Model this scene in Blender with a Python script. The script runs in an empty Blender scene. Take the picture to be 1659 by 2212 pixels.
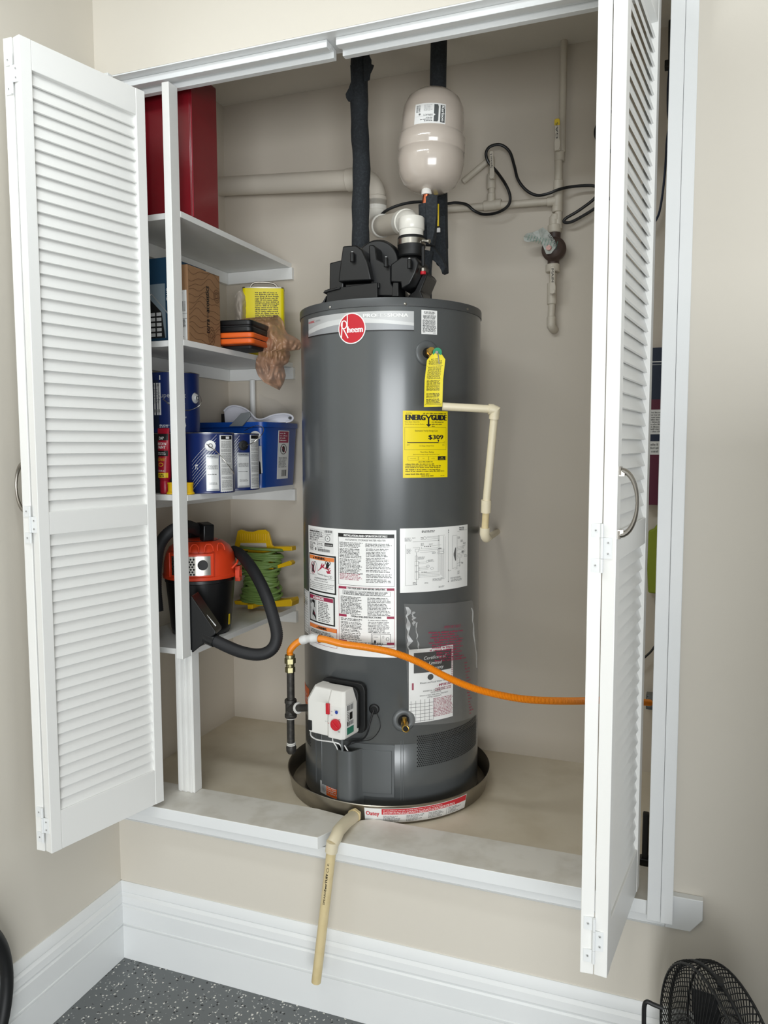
import bpy, bmesh, math, random
from mathutils import Vector, Matrix
random.seed(7)
PI = math.pi
SC = bpy.context.scene
COL = SC.collection

# ------------------------------------------------------------------ camera
F = 1684.6449; YAW = 0.3571; PIT = -0.0839; ROL = -0.0030
CAM = Vector((0.8624, -1.94, 1.623))
fwd = Vector((-math.sin(YAW)*math.cos(PIT), math.cos(YAW)*math.cos(PIT), math.sin(PIT)))
_r = Vector((math.cos(YAW), math.sin(YAW), 0)); _u = _r.cross(fwd)
rgt = math.cos(ROL)*_r + math.sin(ROL)*_u
upv = -math.sin(ROL)*_r + math.cos(ROL)*_u
cam_d = bpy.data.cameras.new('camera'); cam = bpy.data.objects.new('camera', cam_d); COL.objects.link(cam)
cam_d.sensor_fit = 'VERTICAL'; cam_d.sensor_height = 36; cam_d.lens = F*36/2212
cam_d.clip_start = 0.02; cam_d.clip_end = 100
cam.matrix_world = Matrix.Translation(CAM) @ Matrix((rgt, upv, -fwd)).transposed().to_4x4()
SC.camera = cam
SC.view_settings.view_transform = 'Standard'; SC.view_settings.look = 'None'
SC.view_settings.gamma = 1; SC.view_settings.use_curve_mapping = False
SC.view_settings.exposure = 0.0

def ray(u, v): return fwd + rgt*((u-829.5)/F) - upv*((v-1106)/F)
def at(u, v, **k):
    """world point seen at photo pixel (u, v) on the plane x=, y= or z="""
    (a, val), = k.items(); i = 'xyz'.index(a); d = ray(u, v)
    return CAM + d*((val-CAM[i])/d[i])

# ------------------------------------------------------------------ light
W = bpy.data.worlds.new('World'); SC.world = W; W.use_nodes = True
bg = W.node_tree.nodes['Background']; bg.inputs[0].default_value = (0.86, 0.93, 1.0, 1); bg.inputs[1].default_value = 0.46
def area(name, loc, rot, sx, sy, power, col=(1, 1, 1)):
    l = bpy.data.lights.new(name, 'AREA'); l.shape = 'RECTANGLE'; l.size = sx; l.size_y = sy
    l.energy = power; l.color = col
    o = bpy.data.objects.new(name, l); COL.objects.link(o); o.location = loc
    o.rotation_euler = rot; return o
# daylight through the open garage door behind the photographer, and the ceiling lamps
area('garage_door_daylight', (2.7, -6.1, 0.95), (math.radians(95), 0, math.radians(22)), 3.6, 1.9, 240, (0.95, 0.98, 1.0))
area('ceiling_lamp', (-0.12, -1.05, 2.95), (math.radians(18), 0, 0), 1.1, 0.22, 14.5, (0.90, 0.96, 1.0))
area('ceiling_lamp', (0.6, -2.8, 2.95), (0, 0, 0), 0.25, 1.2, 8, (1.0, 0.96, 0.9))

# ------------------------------------------------------------------ materials
def s2l(c): return tuple((x/12.92 if x <= .04045 else ((x+.055)/1.055)**2.4) for x in c)
def hexc(h): return s2l(tuple(int(h[i:i+2], 16)/255 for i in (0, 2, 4)))
MATS = {}
def mat(name, col, rough=.5, metal=0, coat=0, noise=None, bump=None, trans=0, alpha=1, spec=None, ior=None):
    """noise=(scale, amount, colour2)  bump=(scale, strength)"""
    m = bpy.data.materials.new(name); m.use_nodes = True; nt = m.node_tree; b = nt.nodes['Principled BSDF']
    c = hexc(col) if isinstance(col, str) else col
    b.inputs['Base Color'].default_value = (*c, 1); b.inputs['Roughness'].default_value = rough
    b.inputs['Metallic'].default_value = metal; b.inputs['Coat Weight'].default_value = coat
    b.inputs['Coat Roughness'].default_value = (.16 if name == 'jacket' else .08)
    if trans: b.inputs['Transmission Weight'].default_value = trans
    if ior: b.inputs['IOR'].default_value = ior
    if alpha < 1: b.inputs['Alpha'].default_value = alpha
    if spec is not None: b.inputs['Specular IOR Level'].default_value = spec
    tc = nt.nodes.new('ShaderNodeTexCoord')
    if noise:
        n = nt.nodes.new('ShaderNodeTexNoise'); n.inputs['Scale'].default_value = noise[0]; n.inputs['Detail'].default_value = 5
        nt.links.new(tc.outputs['Object'], n.inputs['Vector'])
        r = nt.nodes.new('ShaderNodeValToRGB'); r.color_ramp.elements[0].position = .45; r.color_ramp.elements[1].position = .7
        r.color_ramp.elements[0].color = (0, 0, 0, 1); r.color_ramp.elements[1].color = (noise[1],)*3+(1,)
        nt.links.new(n.outputs['Fac'], r.inputs['Fac'])
        mx = nt.nodes.new('ShaderNodeMix'); mx.data_type = 'RGBA'
        nt.links.new(r.outputs['Color'], mx.inputs['Factor'])
        mx.inputs['A'].default_value = (*c, 1); mx.inputs['B'].default_value = (*hexc(noise[2]), 1)
        nt.links.new(mx.outputs['Result'], b.inputs['Base Color'])
    if bump:
        n = nt.nodes.new('ShaderNodeTexNoise'); n.inputs['Scale'].default_value = bump[0]; n.inputs['Detail'].default_value = 3
        nt.links.new(tc.outputs['Object'], n.inputs['Vector'])
        bp = nt.nodes.new('ShaderNodeBump'); bp.inputs['Strength'].default_value = bump[1]; bp.inputs['Distance'].default_value = .002
        nt.links.new(n.outputs['Fac'], bp.inputs['Height']); nt.links.new(bp.outputs['Normal'], b.inputs['Normal'])
    MATS[name] = m; return m
M = MATS
mat('wall_paint', 'd9d3c7', .55, noise=(2.5, .2, 'd3ccbe'), bump=(60, .12))
mat('closet_paint', 'cfc6b8', .55, noise=(3, .3, 'cbc2b2'), bump=(60, .12))
mat('ceiling_paint', 'd9d6cc', .8, bump=(90, .3))
mat('closet_ceiling_paint', 'e6e1d6', .6, bump=(60, .12))
mat('closet_floor', 'ddd3bf', .5, noise=(7, .5, 'c5b89f'), bump=(25, .15))
mat('trim_paint', 'e9ebeb', .35, noise=(5, .2, 'dfe3e4'), bump=(30, .08))
mat('door_paint', 'f1f1ee', .32, bump=(40, .05))
mat('sill_top_paint', 'e6e3db', .38, noise=(16, .5, 'c6c0b2'), bump=(25, .1))
mat('shelf_paint', 'ebebe8', .4, noise=(6, .25, 'd5d4cf'))
mat('jacket', '575a5b', .3, metal=.15, coat=.45)
mat('jacket_matte', '575a5b', .38, metal=.1)
mat('partition_dark', '4a4038', .6)  # dark so that the added shading partition bounces little light
mat('lid_grey', '505253', .4, metal=.2)
mat('black_plastic', '0e0f11', .36)
mat('black_soft', '1c1d20', .6)
mat('foam', '24282c', .9, noise=(160, .5, '3a3f44'), bump=(220, .5))
mat('rubber', '0e0f10', .55)
mat('cable', '151618', .4)
mat('pvc', 'e6e3da', .25)
mat('pvc_wall', 'd8d0c2', .38)
mat('painted_pipe', 'cfc7b8', .45, noise=(30, .3, 'bfb6a5'))
mat('cpvc', 'd9c79a', .4, noise=(25, .5, 'c7b27e'))
mat('cpvc_pale', 'ddd2b6', .4)
mat('tank_paint', 'c6bbb0', .16, coat=.5)
mat('steel', 'b5b2aa', .28, metal=1)
mat('nickel', '9c978f', .3, metal=1)
mat('alu', 'a49d90', .3, metal=.9, noise=(12, .5, '7d776b'))
mat('brass', 'b3924a', .28, metal=1)
mat('brass_pale', 'a9a27c', .35, metal=1)
mat('copper', 'b8694a', .3, metal=1)
mat('bronze_paint', '4a3b35', .5)
mat('black_iron', '3a3835', .5, metal=.5, noise=(90, .6, '55524d'), bump=(120, .3))
mat('ptfe', 'e4e2dc', .6)
mat('white_plastic', 'e2e1dc', .35)
mat('paper', 'e4e4e2', .45)
mat('paper_white', 'f0f0ee', .35, coat=.3)
mat('ink', '151515', .5)
mat('ink_grey', '6b6b6b', .5)
mat('ink_faint', 'b4b4b4', .5)
mat('ink_white', 'f2f2f0', .5)
mat('ink_red', 'b0202c', .5)
mat('ink_crimson', '9c2b4c', .5)
mat('ink_orange', 'e8833f', .5)
mat('ink_yellow', 'e8c81c', .5)
mat('ink_blue', '23409a', .5)
mat('ink_teal', '2f7a63', .5)
mat('ink_brown', '4d3020', .6)
mat('silver_print', 'c2c3c3', .35, metal=.3)
mat('silver_light', 'd6d7d6', .35, metal=.2)
mat('silver_dark', 'a3a5a8', .35, metal=.3)
mat('logo_red', 'c4202e', .35)
mat('yellow_label', 'f0d800', .4)
mat('yellow_tag', 'e2d020', .5)
mat('orange_pipe', 'e8890e', .38)
mat('orange_plastic', 'd8401c', .38)
mat('orange_case', 'e2621e', .42)
mat('yellow_plastic', 'e0b408', .45)
mat('lime_cord', '6f8a48', .5)
mat('lime_cloth', '8c9a2c', .8)
mat('red_box', '7d0f1c', .3, coat=.3, noise=(4, .3, '690d18'))
mat('maroon', '5a1230', .5)
mat('navy', '14233c', .5)
mat('blue_can', '13265e', .28)
mat('blue_tub', '0f4497', .3)
mat('tub_mag', '6a2a6a', .5)
mat('scoop_white', 'dadae2', .35)
mat('cardboard', '8d6a4a', .7, noise=(40, .2, '7f5e40'))
mat('cardboard_side', '8d6a49', .7)
mat('box_blue', '123a55', .5)
mat('box_grey', '7d8b93', .5)
mat('can_yellow', 'e6d410', .3)
mat('tube_red', 'a8112c', .35)
mat('dark_red', '8e1024', .4)
mat('gauge_red', 'c01828', .3)
mat('green_disc', '1f8a62', .5)
mat('dark_hole', '090909', .8)
mat('flex_grey', '6e7274', .45)
mat('bag_clear', (.93, .94, .94), .12, alpha=.22)
mat('bag_clear_dull', (.80, .80, .78), .18, alpha=.045)
mat('bag_clear_brown', (.66, .58, .50), .3, alpha=.5)
mat('screw_pink', 'd9a9a0', .4)
mat('bag_tag', 'b4b8b2', .35, noise=(60, .7, '8d958c'))
mat('bag_brown', (.46, .26, .16), .28, alpha=.62)
mat('flame', 'b03048', .5)
# epoxy floor with paint flakes
m = mat('epoxy_floor', '6b6f70', .3); nt = m.node_tree; b = nt.nodes['Principled BSDF']
tc = nt.nodes.new('ShaderNodeTexCoord'); prev = (*hexc('676b6c'), 1); prev_s = None
for i, (sc, colr, th) in enumerate(((105, 'e6e4dc', .13), (92, '111111', .12), (140, 'b9bab8', .07))):
    mp = nt.nodes.new('ShaderNodeMapping'); mp.inputs['Location'].default_value = (i*3.3, i*1.7, i*.4)
    mp.inputs['Rotation'].default_value = (0, 0, i*.7)
    v = nt.nodes.new('ShaderNodeTexVoronoi'); v.inputs['Scale'].default_value = sc; v.feature = 'F1'; v.distance = 'CHEBYCHEV'
    nz_ = nt.nodes.new('ShaderNodeTexNoise'); nz_.inputs['Scale'].default_value = 170; nt.links.new(tc.outputs['Object'], nz_.inputs['Vector'])
    ad = nt.nodes.new('ShaderNodeVectorMath'); ad.operation = 'MULTIPLY_ADD'; ad.inputs[1].default_value = (.009,)*3
    nt.links.new(nz_.outputs['Color'], ad.inputs[0]); nt.links.new(tc.outputs['Object'], ad.inputs[2])
    nt.links.new(ad.outputs[0], mp.inputs[0]); nt.links.new(mp.outputs[0], v.inputs['Vector'])
    a1 = nt.nodes.new('ShaderNodeMath'); a1.operation = 'LESS_THAN'; a1.inputs[1].default_value = .26
    nt.links.new(v.outputs['Distance'], a1.inputs[0])
    sp = nt.nodes.new('ShaderNodeSeparateColor'); nt.links.new(v.outputs['Color'], sp.inputs[0])
    a2 = nt.nodes.new('ShaderNodeMath'); a2.operation = 'LESS_THAN'; a2.inputs[1].default_value = th*1.7
    nt.links.new(sp.outputs[0], a2.inputs[0])
    a3 = nt.nodes.new('ShaderNodeMath'); a3.operation = 'MULTIPLY'
    nt.links.new(a1.outputs[0], a3.inputs[0]); nt.links.new(a2.outputs[0], a3.inputs[1])
    mx = nt.nodes.new('ShaderNodeMix'); mx.data_type = 'RGBA'; mx.inputs['A'].default_value = prev
    if prev_s: nt.links.new(prev_s, mx.inputs['A'])
    mx.inputs['B'].default_value = (*hexc(colr), 1); nt.links.new(a3.outputs[0], mx.inputs['Factor']); prev_s = mx.outputs['Result']
nt.links.new(prev_s, b.inputs['Base Color'])

# ------------------------------------------------------------------ mesh helpers
def V(*a): return Vector(a)
class MB:
    def __init__(s): s.v = []; s.f = []; s.mi = []; s.mats = []
    def _m(s, m):
        if m is None: m = '_'
        if m not in s.mats: s.mats.append(m)
        return s.mats.index(m)
    def add(s, vs, fs, m=None, M4=None):
        k = len(s.v); i = s._m(m)
        s.v += [tuple(M4 @ Vector(p)) if M4 else tuple(p) for p in vs]
        s.f += [tuple(k+j for j in f) for f in fs]; s.mi += [i]*len(fs); return s
    def box(s, a, b, m=None, M4=None):
        x0, y0, z0 = a; x1, y1, z1 = b
        return s.add([(x0,y0,z0),(x1,y0,z0),(x1,y1,z0),(x0,y1,z0),(x0,y0,z1),(x1,y0,z1),(x1,y1,z1),(x0,y1,z1)],
              [(0,3,2,1),(4,5,6,7),(0,1,5,4),(1,2,6,5),(2,3,7,6),(3,0,4,7)], m, M4)
    def prism(s, pts, a, b, axis='z', m=None, M4=None):
        """polygon pts (2d) extruded from a to b along axis"""
        n = len(pts)
        def P(p, t): return {'z': (p[0], p[1], t), 'y': (p[0], t, p[1]), 'x': (t, p[0], p[1])}[axis]
        vs = [P(p, a) for p in pts]+[P(p, b) for p in pts]
        fs = [tuple(range(n))[::-1], tuple(range(n, 2*n))]+[(i, (i+1) % n, n+(i+1) % n, n+i) for i in range(n)]
        return s.add(vs, fs, m, M4)
    def lathe(s, prof, n=32, m=None, M4=None, cap=True):
        """prof = [(r, z), ...] around z"""
        vs = []; fs = []
        for r, z in prof:
            for i in range(n): a = 2*PI*i/n; vs.append((r*math.cos(a), r*math.sin(a), z))
        for k in range(len(prof)-1):
            for i in range(n): j = (i+1) % n; fs.append((k*n+i, k*n+j, (k+1)*n+j, (k+1)*n+i))
        if cap:
            if prof[0][0] > 1e-6: fs.append(tuple(range(n))[::-1])
            if prof[-1][0] > 1e-6: fs.append(tuple((len(prof)-1)*n+i for i in range(n)))
        return s.add(vs, fs, m, M4)
    def tube(s, path, r, n=12, m=None, cap=True, rad=None, flat=1.0):
        """sweep a circle along path; rad(i,t)->radius"""
        P = [Vector(p) for p in path]; N = len(P); vs = []; fs = []
        T = [(P[min(i+1, N-1)]-P[max(i-1, 0)]).normalized() for i in range(N)]
        up = Vector((0, 0, 1)) if abs(T[0].z) < .9 else Vector((0, 1, 0))
        nrm = (up-T[0]*up.dot(T[0])).normalized()
        for i in range(N):
            nrm = (nrm-T[i]*nrm.dot(T[i])).normalized(); bi = T[i].cross(nrm)
            rr = rad(i) if rad else r
            for k in range(n):
                a = 2*PI*k/n; vs.append(P[i]+nrm*(math.cos(a)*rr*flat)+bi*(math.sin(a)*rr))
        for i in range(N-1):
            for k in range(n): j = (k+1) % n; fs.append((i*n+k, i*n+j, (i+1)*n+j, (i+1)*n+k))
        if cap: fs += [tuple(range(n))[::-1], tuple((N-1)*n+k for k in range(n))]
        return s.add(vs, fs, m)
    def cyl(s, a, b, r, n=20, m=None, r2=None):
        r2 = r if r2 is None else r2
        return s.tube([a, b], r, n, m, rad=lambda i: (r, r2)[i])
    def build(s, name, material=None, parent=None, loc=None, bevel=0, smooth=True, seg=2, ang=35):
        me = bpy.data.meshes.new(name); me.from_pydata(s.v, [], s.f)
        for k in s.mats: me.materials.append(M[material] if k == '_' else M[k])
        for p, i in zip(me.polygons, s.mi): p.material_index = i
        if smooth:
            me.polygons.foreach_set('use_smooth', [True]*len(me.polygons)); me.set_sharp_from_angle(angle=math.radians(ang))
        me.update()
        o = bpy.data.objects.new(name, me); COL.objects.link(o)
        if parent is not None: o.parent = parent; o.matrix_parent_inverse = parent.matrix_world.inverted()
        if loc is not None: o.location = loc
        if bevel:
            md = o.modifiers.new('bevel', 'BEVEL'); md.width = bevel; md.segments = seg; md.limit_method = 'ANGLE'
            md.angle_limit = math.radians(40); md.harden_normals = False
        return o
def thing(name, label, cat, loc=(0, 0, 0), group=None):
    o = bpy.data.objects.new(name, None); COL.objects.link(o); o.location = loc; o.empty_display_size = .05
    o['label'] = label; o['category'] = cat
    if group: o['group'] = group
    o.matrix_world = Matrix.Translation(loc)
    return o
def tag(o, label, cat, group=None):
    o['label'] = label; o['category'] = cat
    if group: o['group'] = group
    return o
def struct(o, label=None):
    o['kind'] = 'structure'
    if label: o['label'] = label
    return o
def smooth_path(pts, n=8):
    """Catmull-Rom through pts"""
    P = [Vector(p) for p in pts]; P = [P[0]*2-P[1]]+P+[P[-1]*2-P[-2]]; out = []
    for i in range(1, len(P)-2):
        a, b, c, d = P[i-1:i+3]
        for k in range(n):
            t = k/n; out.append(.5*((2*b)+(c-a)*t+(2*a-5*b+4*c-d)*t*t+(3*b-a-3*c+d)*t**3))
    out.append(P[-2]); return out
def resample(path, step):
    out = [path[0]]; acc = 0
    for a, b in zip(path, path[1:]):
        L = (b-a).length; t = step-acc
        while t <= L: out.append(a.lerp(b, t/L)); t += step
        acc = (acc+L) % step
    return out
def frame(origin, xdir, zdir):
    """matrix with local x along xdir, local z near zdir"""
    x = Vector(xdir).normalized(); z = Vector(zdir); z = (z-x*z.dot(x)).normalized(); y = z.cross(x)
    return Matrix.Translation(origin) @ Matrix((x, y, z)).transposed().to_4x4()
def arc(c, r, a0, a1, e1, e2, n=10):
    e1, e2, c = Vector(e1), Vector(e2), Vector(c)
    return [c+e1*(r*math.cos(a0+(a1-a0)*i/n))+e2*(r*math.sin(a0+(a1-a0)*i/n)) for i in range(n+1)]

# ------------------------------------------------------------------ printed labels
_gl = {}
def glyphs(text, res=2):
    if text in _gl: return _gl[text]
    cu = bpy.data.curves.new('t', 'FONT'); cu.body = text; cu.size = 1; cu.resolution_u = res
    o = bpy.data.objects.new('t', cu); me = bpy.data.meshes.new_from_object(o)
    vs = [(v.co.x, v.co.y) for v in me.vertices]; fs = [tuple(p.vertices) for p in me.polygons]
    bpy.data.objects.remove(o); bpy.data.meshes.remove(me); bpy.data.curves.remove(cu)
    _gl[text] = (vs, fs); return _gl[text]
class Label:
    """flat print drawn in sheet units (x right, y down), then wrapped on a surface by fn(x, y, lift)"""
    def __init__(s, w, h): s.w = w; s.h = h; s.it = []; s.base = []
    def poly(s, pts, col, lay=1):
        s.it.append(([tuple(p) for p in pts], [tuple(range(len(pts)))], col, lay)); return s
    def rect(s, x0, y0, x1, y1, col, lay=1, nx=None):
        nx = nx or max(1, int(abs(x1-x0)/(s.w/24)+.99)); vs = []; fs = []
        for i in range(nx+1):
            x = x0+(x1-x0)*i/nx; vs += [(x, y0), (x, y1)]
        fs = [(2*i, 2*i+2, 2*i+3, 2*i+1) for i in range(nx)]
        s.it.append((vs, fs, col, lay)); return s
    def frame(s, x0, y0, x1, y1, t, col, lay=1):
        for a in ((x0, y0, x1, y0+t), (x0, y1-t, x1, y1)): s.rect(*a, col, lay)
        for a in ((x0, y0, x0+t, y1), (x1-t, y0, x1, y1)): s.rect(*a, col, lay)
        return s
    def line(s, x0, y0, x1, y1, t, col, lay=2):
        L = math.hypot(x1-x0, y1-y0) or 1; nx, ny = -(y1-y0)/L*t/2, (x1-x0)/L*t/2
        k = max(1, int(abs(x1-x0)/(s.w/12)))
        for i in range(k):
            a, b = i/k, (i+1)/k; ax, ay, bx, by = x0+(x1-x0)*a, y0+(y1-y0)*a, x0+(x1-x0)*b, y0+(y1-y0)*b
            s.poly([(ax+nx, ay+ny), (bx+nx, by+ny), (bx-nx, by-ny), (ax-nx, ay-ny)], col, lay)
        return s
    def ell(s, cx, cy, rx, ry, col, lay=1, n=24):
        m = n//2; vs = []
        for i in range(m+1):
            a = PI-PI*i/m; vs += [(cx+rx*math.cos(a), cy-ry*math.sin(a)), (cx+rx*math.cos(a), cy+ry*math.sin(a))]
        s.it.append((vs, [(2*i, 2*i+2, 2*i+3, 2*i+1) for i in range(m)], col, lay)); return s
    def band(s, top, bottom, col, lay=1, k=4):
        """strip between a polyline and a level y = bottom, finely split so that it can wrap"""
        for (x0, y0), (x1, y1) in zip(top, top[1:]):
            for i in range(k):
                a, b = i/k, (i+1)/k; xa, xb, ya, yb = x0+(x1-x0)*a, x0+(x1-x0)*b, y0+(y1-y0)*a, y0+(y1-y0)*b
                s.poly([(xa, ya), (xb, yb), (xb, bottom), (xa, bottom)], col, lay)
        return s
    def ring(s, cx, cy, rx, ry, t, col, lay=1, n=28):
        vs = []
        for i in range(n):
            a = 2*PI*i/n; c, d = math.cos(a), math.sin(a); vs += [(cx+rx*c, cy+ry*d), (cx+(rx-t)*c, cy+(ry-t)*d)]
        s.it.append((vs, [(2*i, (2*i+2) % (2*n), (2*i+3) % (2*n), 2*i+1) for i in range(n)], col, lay)); return s
    def text(s, t, x, y, h, col='ink', w=None, rot=0, lay=3, anchor='l', bold=0, slant=0):
        """x, y = left (or centre) end of the baseline, h = capital height"""
        vs, fs = glyphs(t)
        if not vs: return s
        x0 = min(v[0] for v in vs); x1 = max(v[0] for v in vs); k = h/.70
        kx = (w/(x1-x0)) if w else k; tw = (x1-x0)*kx; ox = -x0*kx-(tw/2 if anchor == 'c' else tw if anchor == 'r' else 0)
        c, sn = math.cos(rot), math.sin(rot)
        nb = 1 if not bold else 2+int(bold/(.11*h)+.5)
        for q_ in range(nb):
            dx = 0 if nb == 1 else bold*(q_/(nb-1)-.5)
            out = []
            for a, b in vs:
                X, Y = a*kx+ox+dx+b*k*slant, -b*k; out.append((x+X*c-Y*sn, y+X*sn+Y*c))
            s.it.append((out, fs, col, lay+q_*.08))
        return s
    def greek(s, x0, y0, x1, y1, n, col='ink', fill=.5, ragged=.25, cx=False):
        """lines of print too small to read: word-long dashes"""
        p = (y1-y0)/n
        for i in range(n):
            y = y0+p*(i+.25); L = (x1-x0)*(1-random.random()*ragged); x = x0+((x1-x0-L)/2 if cx else 0); xe = x+L
            cw = p*.40; vs = []; fs = []
            while x < xe-cw:
                for _ in range(random.choice((2, 3, 4, 5, 6, 7, 8))):
                    if x > xe-cw*.8: break
                    up = random.random() < .25; y0_ = y+p*(-.16 if up else .02); w = cw*random.uniform(.55, .85); k_ = len(vs)
                    vs += [(x, y0_), (x+w, y0_), (x+w, y+p*fill), (x, y+p*fill)]; fs.append((k_, k_+1, k_+2, k_+3)); x += cw
                x += cw*.9
            if vs: s.it.append((vs, fs, col, 2))
        return s
    def bars(s, x0, y0, x1, y1, col='ink', n=40):
        x = x0
        while x < x1:
            w = (x1-x0)/n*random.choice((1, 1, 2)); s.rect(x, y0, min(x+w*.9, x1), y1, col, 2, nx=1); x += w*1.8
        return s
    def build(s, name, paper, fn, parent, nx=14, ny=2, label=None, lift=.0006, step=.00025, corner=0, sheet=True, print_name='print', thick=None):
        par = parent
        if sheet:
            mb = MB(); vs = []
            for j in range(ny+1):
                for i in range(nx+1):
                    x, y = s.w*i/nx, s.h*j/ny
                    vs.append(fn(x, y, lift))
            n0 = len(vs); th = thick if thick is not None else lift*.9
            for j in range(ny+1):
                for i in range(nx+1): vs.append(fn(s.w*i/nx, s.h*j/ny, lift-th))
            fs = []
            for j in range(ny):
                for i in range(nx):
                    a = j*(nx+1)+i; fs += [(a, a+nx+1, a+nx+2, a+1), (n0+a, n0+a+1, n0+a+nx+2, n0+a+nx+1)]
            rim = [i for i in range(nx+1)]+[(j)*(nx+1)+nx for j in range(1, ny+1)]+[ny*(nx+1)+i for i in range(nx-1, -1, -1)]+[j*(nx+1) for j in range(ny-1, 0, -1)]
            for a, b in zip(rim, rim[1:]+rim[:1]): fs.append((a, b, n0+b, n0+a))
            mb.add(vs, fs); o = mb.build(name, paper, parent); par = o
            if label: o['label'] = label
        if s.it:
            mb = MB()
            for vs, fs, col, lay in s.it: mb.add([fn(x, y, lift+step*lay) for x, y in vs], fs, col)
            p = mb.build(print_name, None, par, smooth=False)
            return o if sheet else p
        return o
def plane_fn(o, xd, yd, w, h, W_, H_):
    """sheet W_ x H_ units laid on the rectangle at o spanned by unit dirs xd (w metres) and yd (down, h metres)"""
    o, xd, yd = Vector(o), Vector(xd).normalized(), Vector(yd).normalized(); n = yd.cross(xd)
    return lambda x, y, l: o+xd*(w*x/W_)+yd*(h*y/H_)+n*l
def cyl_fn(cx, cy, R, t0, t1, z0, z1, W_, H_):
    """sheet wrapped on a vertical cylinder; angle t measured from -y towards +x; z0 top"""
    def fn(x, y, l):
        t = t0+(t1-t0)*x/W_; r = R+l; return Vector((cx+r*math.sin(t), cy-r*math.cos(t), z0+(z1-z0)*y/H_))
    return fn
def jack(u, v, cx=0.0, cy=.4369, R=.285):
    """angle and height where photo pixel meets a vertical cylinder"""
    d = ray(u, v); ox, oy = CAM.x-cx, CAM.y-cy; A = d.x**2+d.y**2; B = ox*d.x+oy*d.y; D = B*B-A*(ox*ox+oy*oy-R*R)
    t = (-B-math.sqrt(max(D, 0)))/A; p = CAM+d*t; return math.atan2(p.x-cx, -(p.y-cy)), p.z

# ================================================================== SETTING
ZS, ZCF, ZH, ZC = .5355, .5155, 2.70, 2.935          # sill top, closet floor, opening head, closet ceiling
XO0, XO1, XL, YB, XCL, XCR, YW = -.7, .860, -.7624, .783, -.8135, 1.02, .112
mb = MB()
mb.box((XL-.12, 0, 0), (XO0, YW, 3.2)); mb.box((XO1, 0, 0), (3.2, YW, 3.2))
mb.box((XO0, 0, ZH), (XO1, YW, 3.2)); mb.box((XO0, 0, 0), (XO1, YW, ZCF-.016))
struct(mb.build('wall_front', 'wall_paint', smooth=False))
struct(MB().box((1.20, -0.98, 0), (3.2, -0.87, 1.66)).build('shade_partition', 'partition_dark', smooth=False))   # unseen part-height partition, added to shade the lower right wall
struct(MB().box((XL-.12, -6.4, 0), (XL, 0, 3.2)).build('wall_left', 'wall_paint', smooth=False))
struct(MB().box((XL-.12, -6.4, 2.97), (3.2, 0, 3.05)).build('ceiling', 'ceiling_paint', smooth=False))
struct(MB().box((XL-.12, -6.4, -.08), (3.2, 0.0, 0)).build('floor', 'epoxy_floor', smooth=False))
struct(MB().box((XCL-.1, YB, .3), (XCR+.1, YB+.1, 3.1)).build('wall_back', 'closet_paint', smooth=False))
mb = MB().box((XCL-.1, YW, .3), (XCL, YB, 3.1)); struct(mb.build('wall_inner_left', 'closet_paint', smooth=False))
mb = MB().box((XCR, YW, .3), (XCR+.1, YB, 3.1)); struct(mb.build('wall_inner_right', 'closet_paint', smooth=False))
struct(MB().box((XCL, YW, ZC), (XCR, YB, ZC+.1)).build('ceiling', 'closet_ceiling_paint', smooth=False))
struct(MB().box((XCL, YW+.0005, .44), (XCR, YB, ZCF)).build('floor', 'closet_floor', smooth=False))
# baseboards: stepped profile (depth, height)
BB = [(0, 0), (.019, 0), (.019, .107), (.0155, .1085), (.0190, .110), (.0155, .1118), (.0190, .1135), (.0155, .1152), (.0168, .118), (.017, .170), (.0118, .174),
      (.0165, .183), (.0155, .190), (.0145, .203), (.008, .213), (.0115, .217), (.0115, .222), (.006, .240), (.003, .246), (0, .246)]
struct(MB().prism([(-d, z) for d, z in BB], XL, 3.2, 'x').build('baseboard_front', 'trim_paint', ang=20))
struct(MB().prism([(XL+d, z) for d, z in BB], -6.4, 0, 'y').build('baseboard_left', 'trim_paint', ang=20))
# front sill: two boards with a notch for the drain pipe, apron strip beneath
def board(pts, z0, z1, name, m, m_side=None, bevel=.0015):
    o = MB().prism(pts, z0, z1, 'z').build(name, m, smooth=False, bevel=bevel)
    if m_side:
        o.data.materials.append(M[m_side])
        for p in o.data.polygons:
            if abs(p.normal.z) < .5: p.material_index = 1
    return struct(o)
board([(-.757, -.045), (-.046, -.045), (-.018, .02), (-.022, .10), (-.12, .1145), (-.698, .1145), (-.698, -.0), (-.757, -.0)], .5005, ZS, 'trim_1', 'sill_top_paint', 'trim_paint')
board([(.0055, -.045), (.874, -.045), (.874, -.0005), (.858, -.0005), (.858, .1145), (.06, .1145), (.027, .092), (.0055, .03)], .4985, ZS-.001, 'trim_2', 'sill_top_paint', 'trim_paint')
mb = MB(); mb.box((-.757, -.024, .468), (.868, -.0005, .4985)); mb.prism([(-.026, .468), (-.018, .46), (-.0005, .456), (-.0005, .468)], -.757, .868, 'x')
struct(mb.build('trim_3', 'trim_paint', smooth=False, bevel=.001))
struct(MB().prism([(.8685, .463), (.925, .463), (.952, .497), (.952, .545), (.8685, .545)], -.022, -.0005, 'y').build('trim_4', 'trim_paint', smooth=False, bevel=.0015))
# right casing: two boards side by side
struct(MB().box((.8275, -.0585, .494), (.8575, -.0455, 2.97)).build('trim_5', 'trim_paint', smooth=False, bevel=.0015))
struct(MB().box((.858, -.0575, .492), (.8850, -.0455, 2.97)).build('trim_6', 'trim_paint', smooth=False, bevel=.0015))
struct(MB().box((.8300, -.0455, .5365), (.884, -.0005, 2.97)).build('trim_7', 'trim_paint', smooth=False, bevel=.001))
struct(MB().box((XO0-.058, -.019, .5365), (XO0, -.0005, 2.70)).build('trim_8', 'trim_paint', smooth=False, bevel=.0015))
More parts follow.
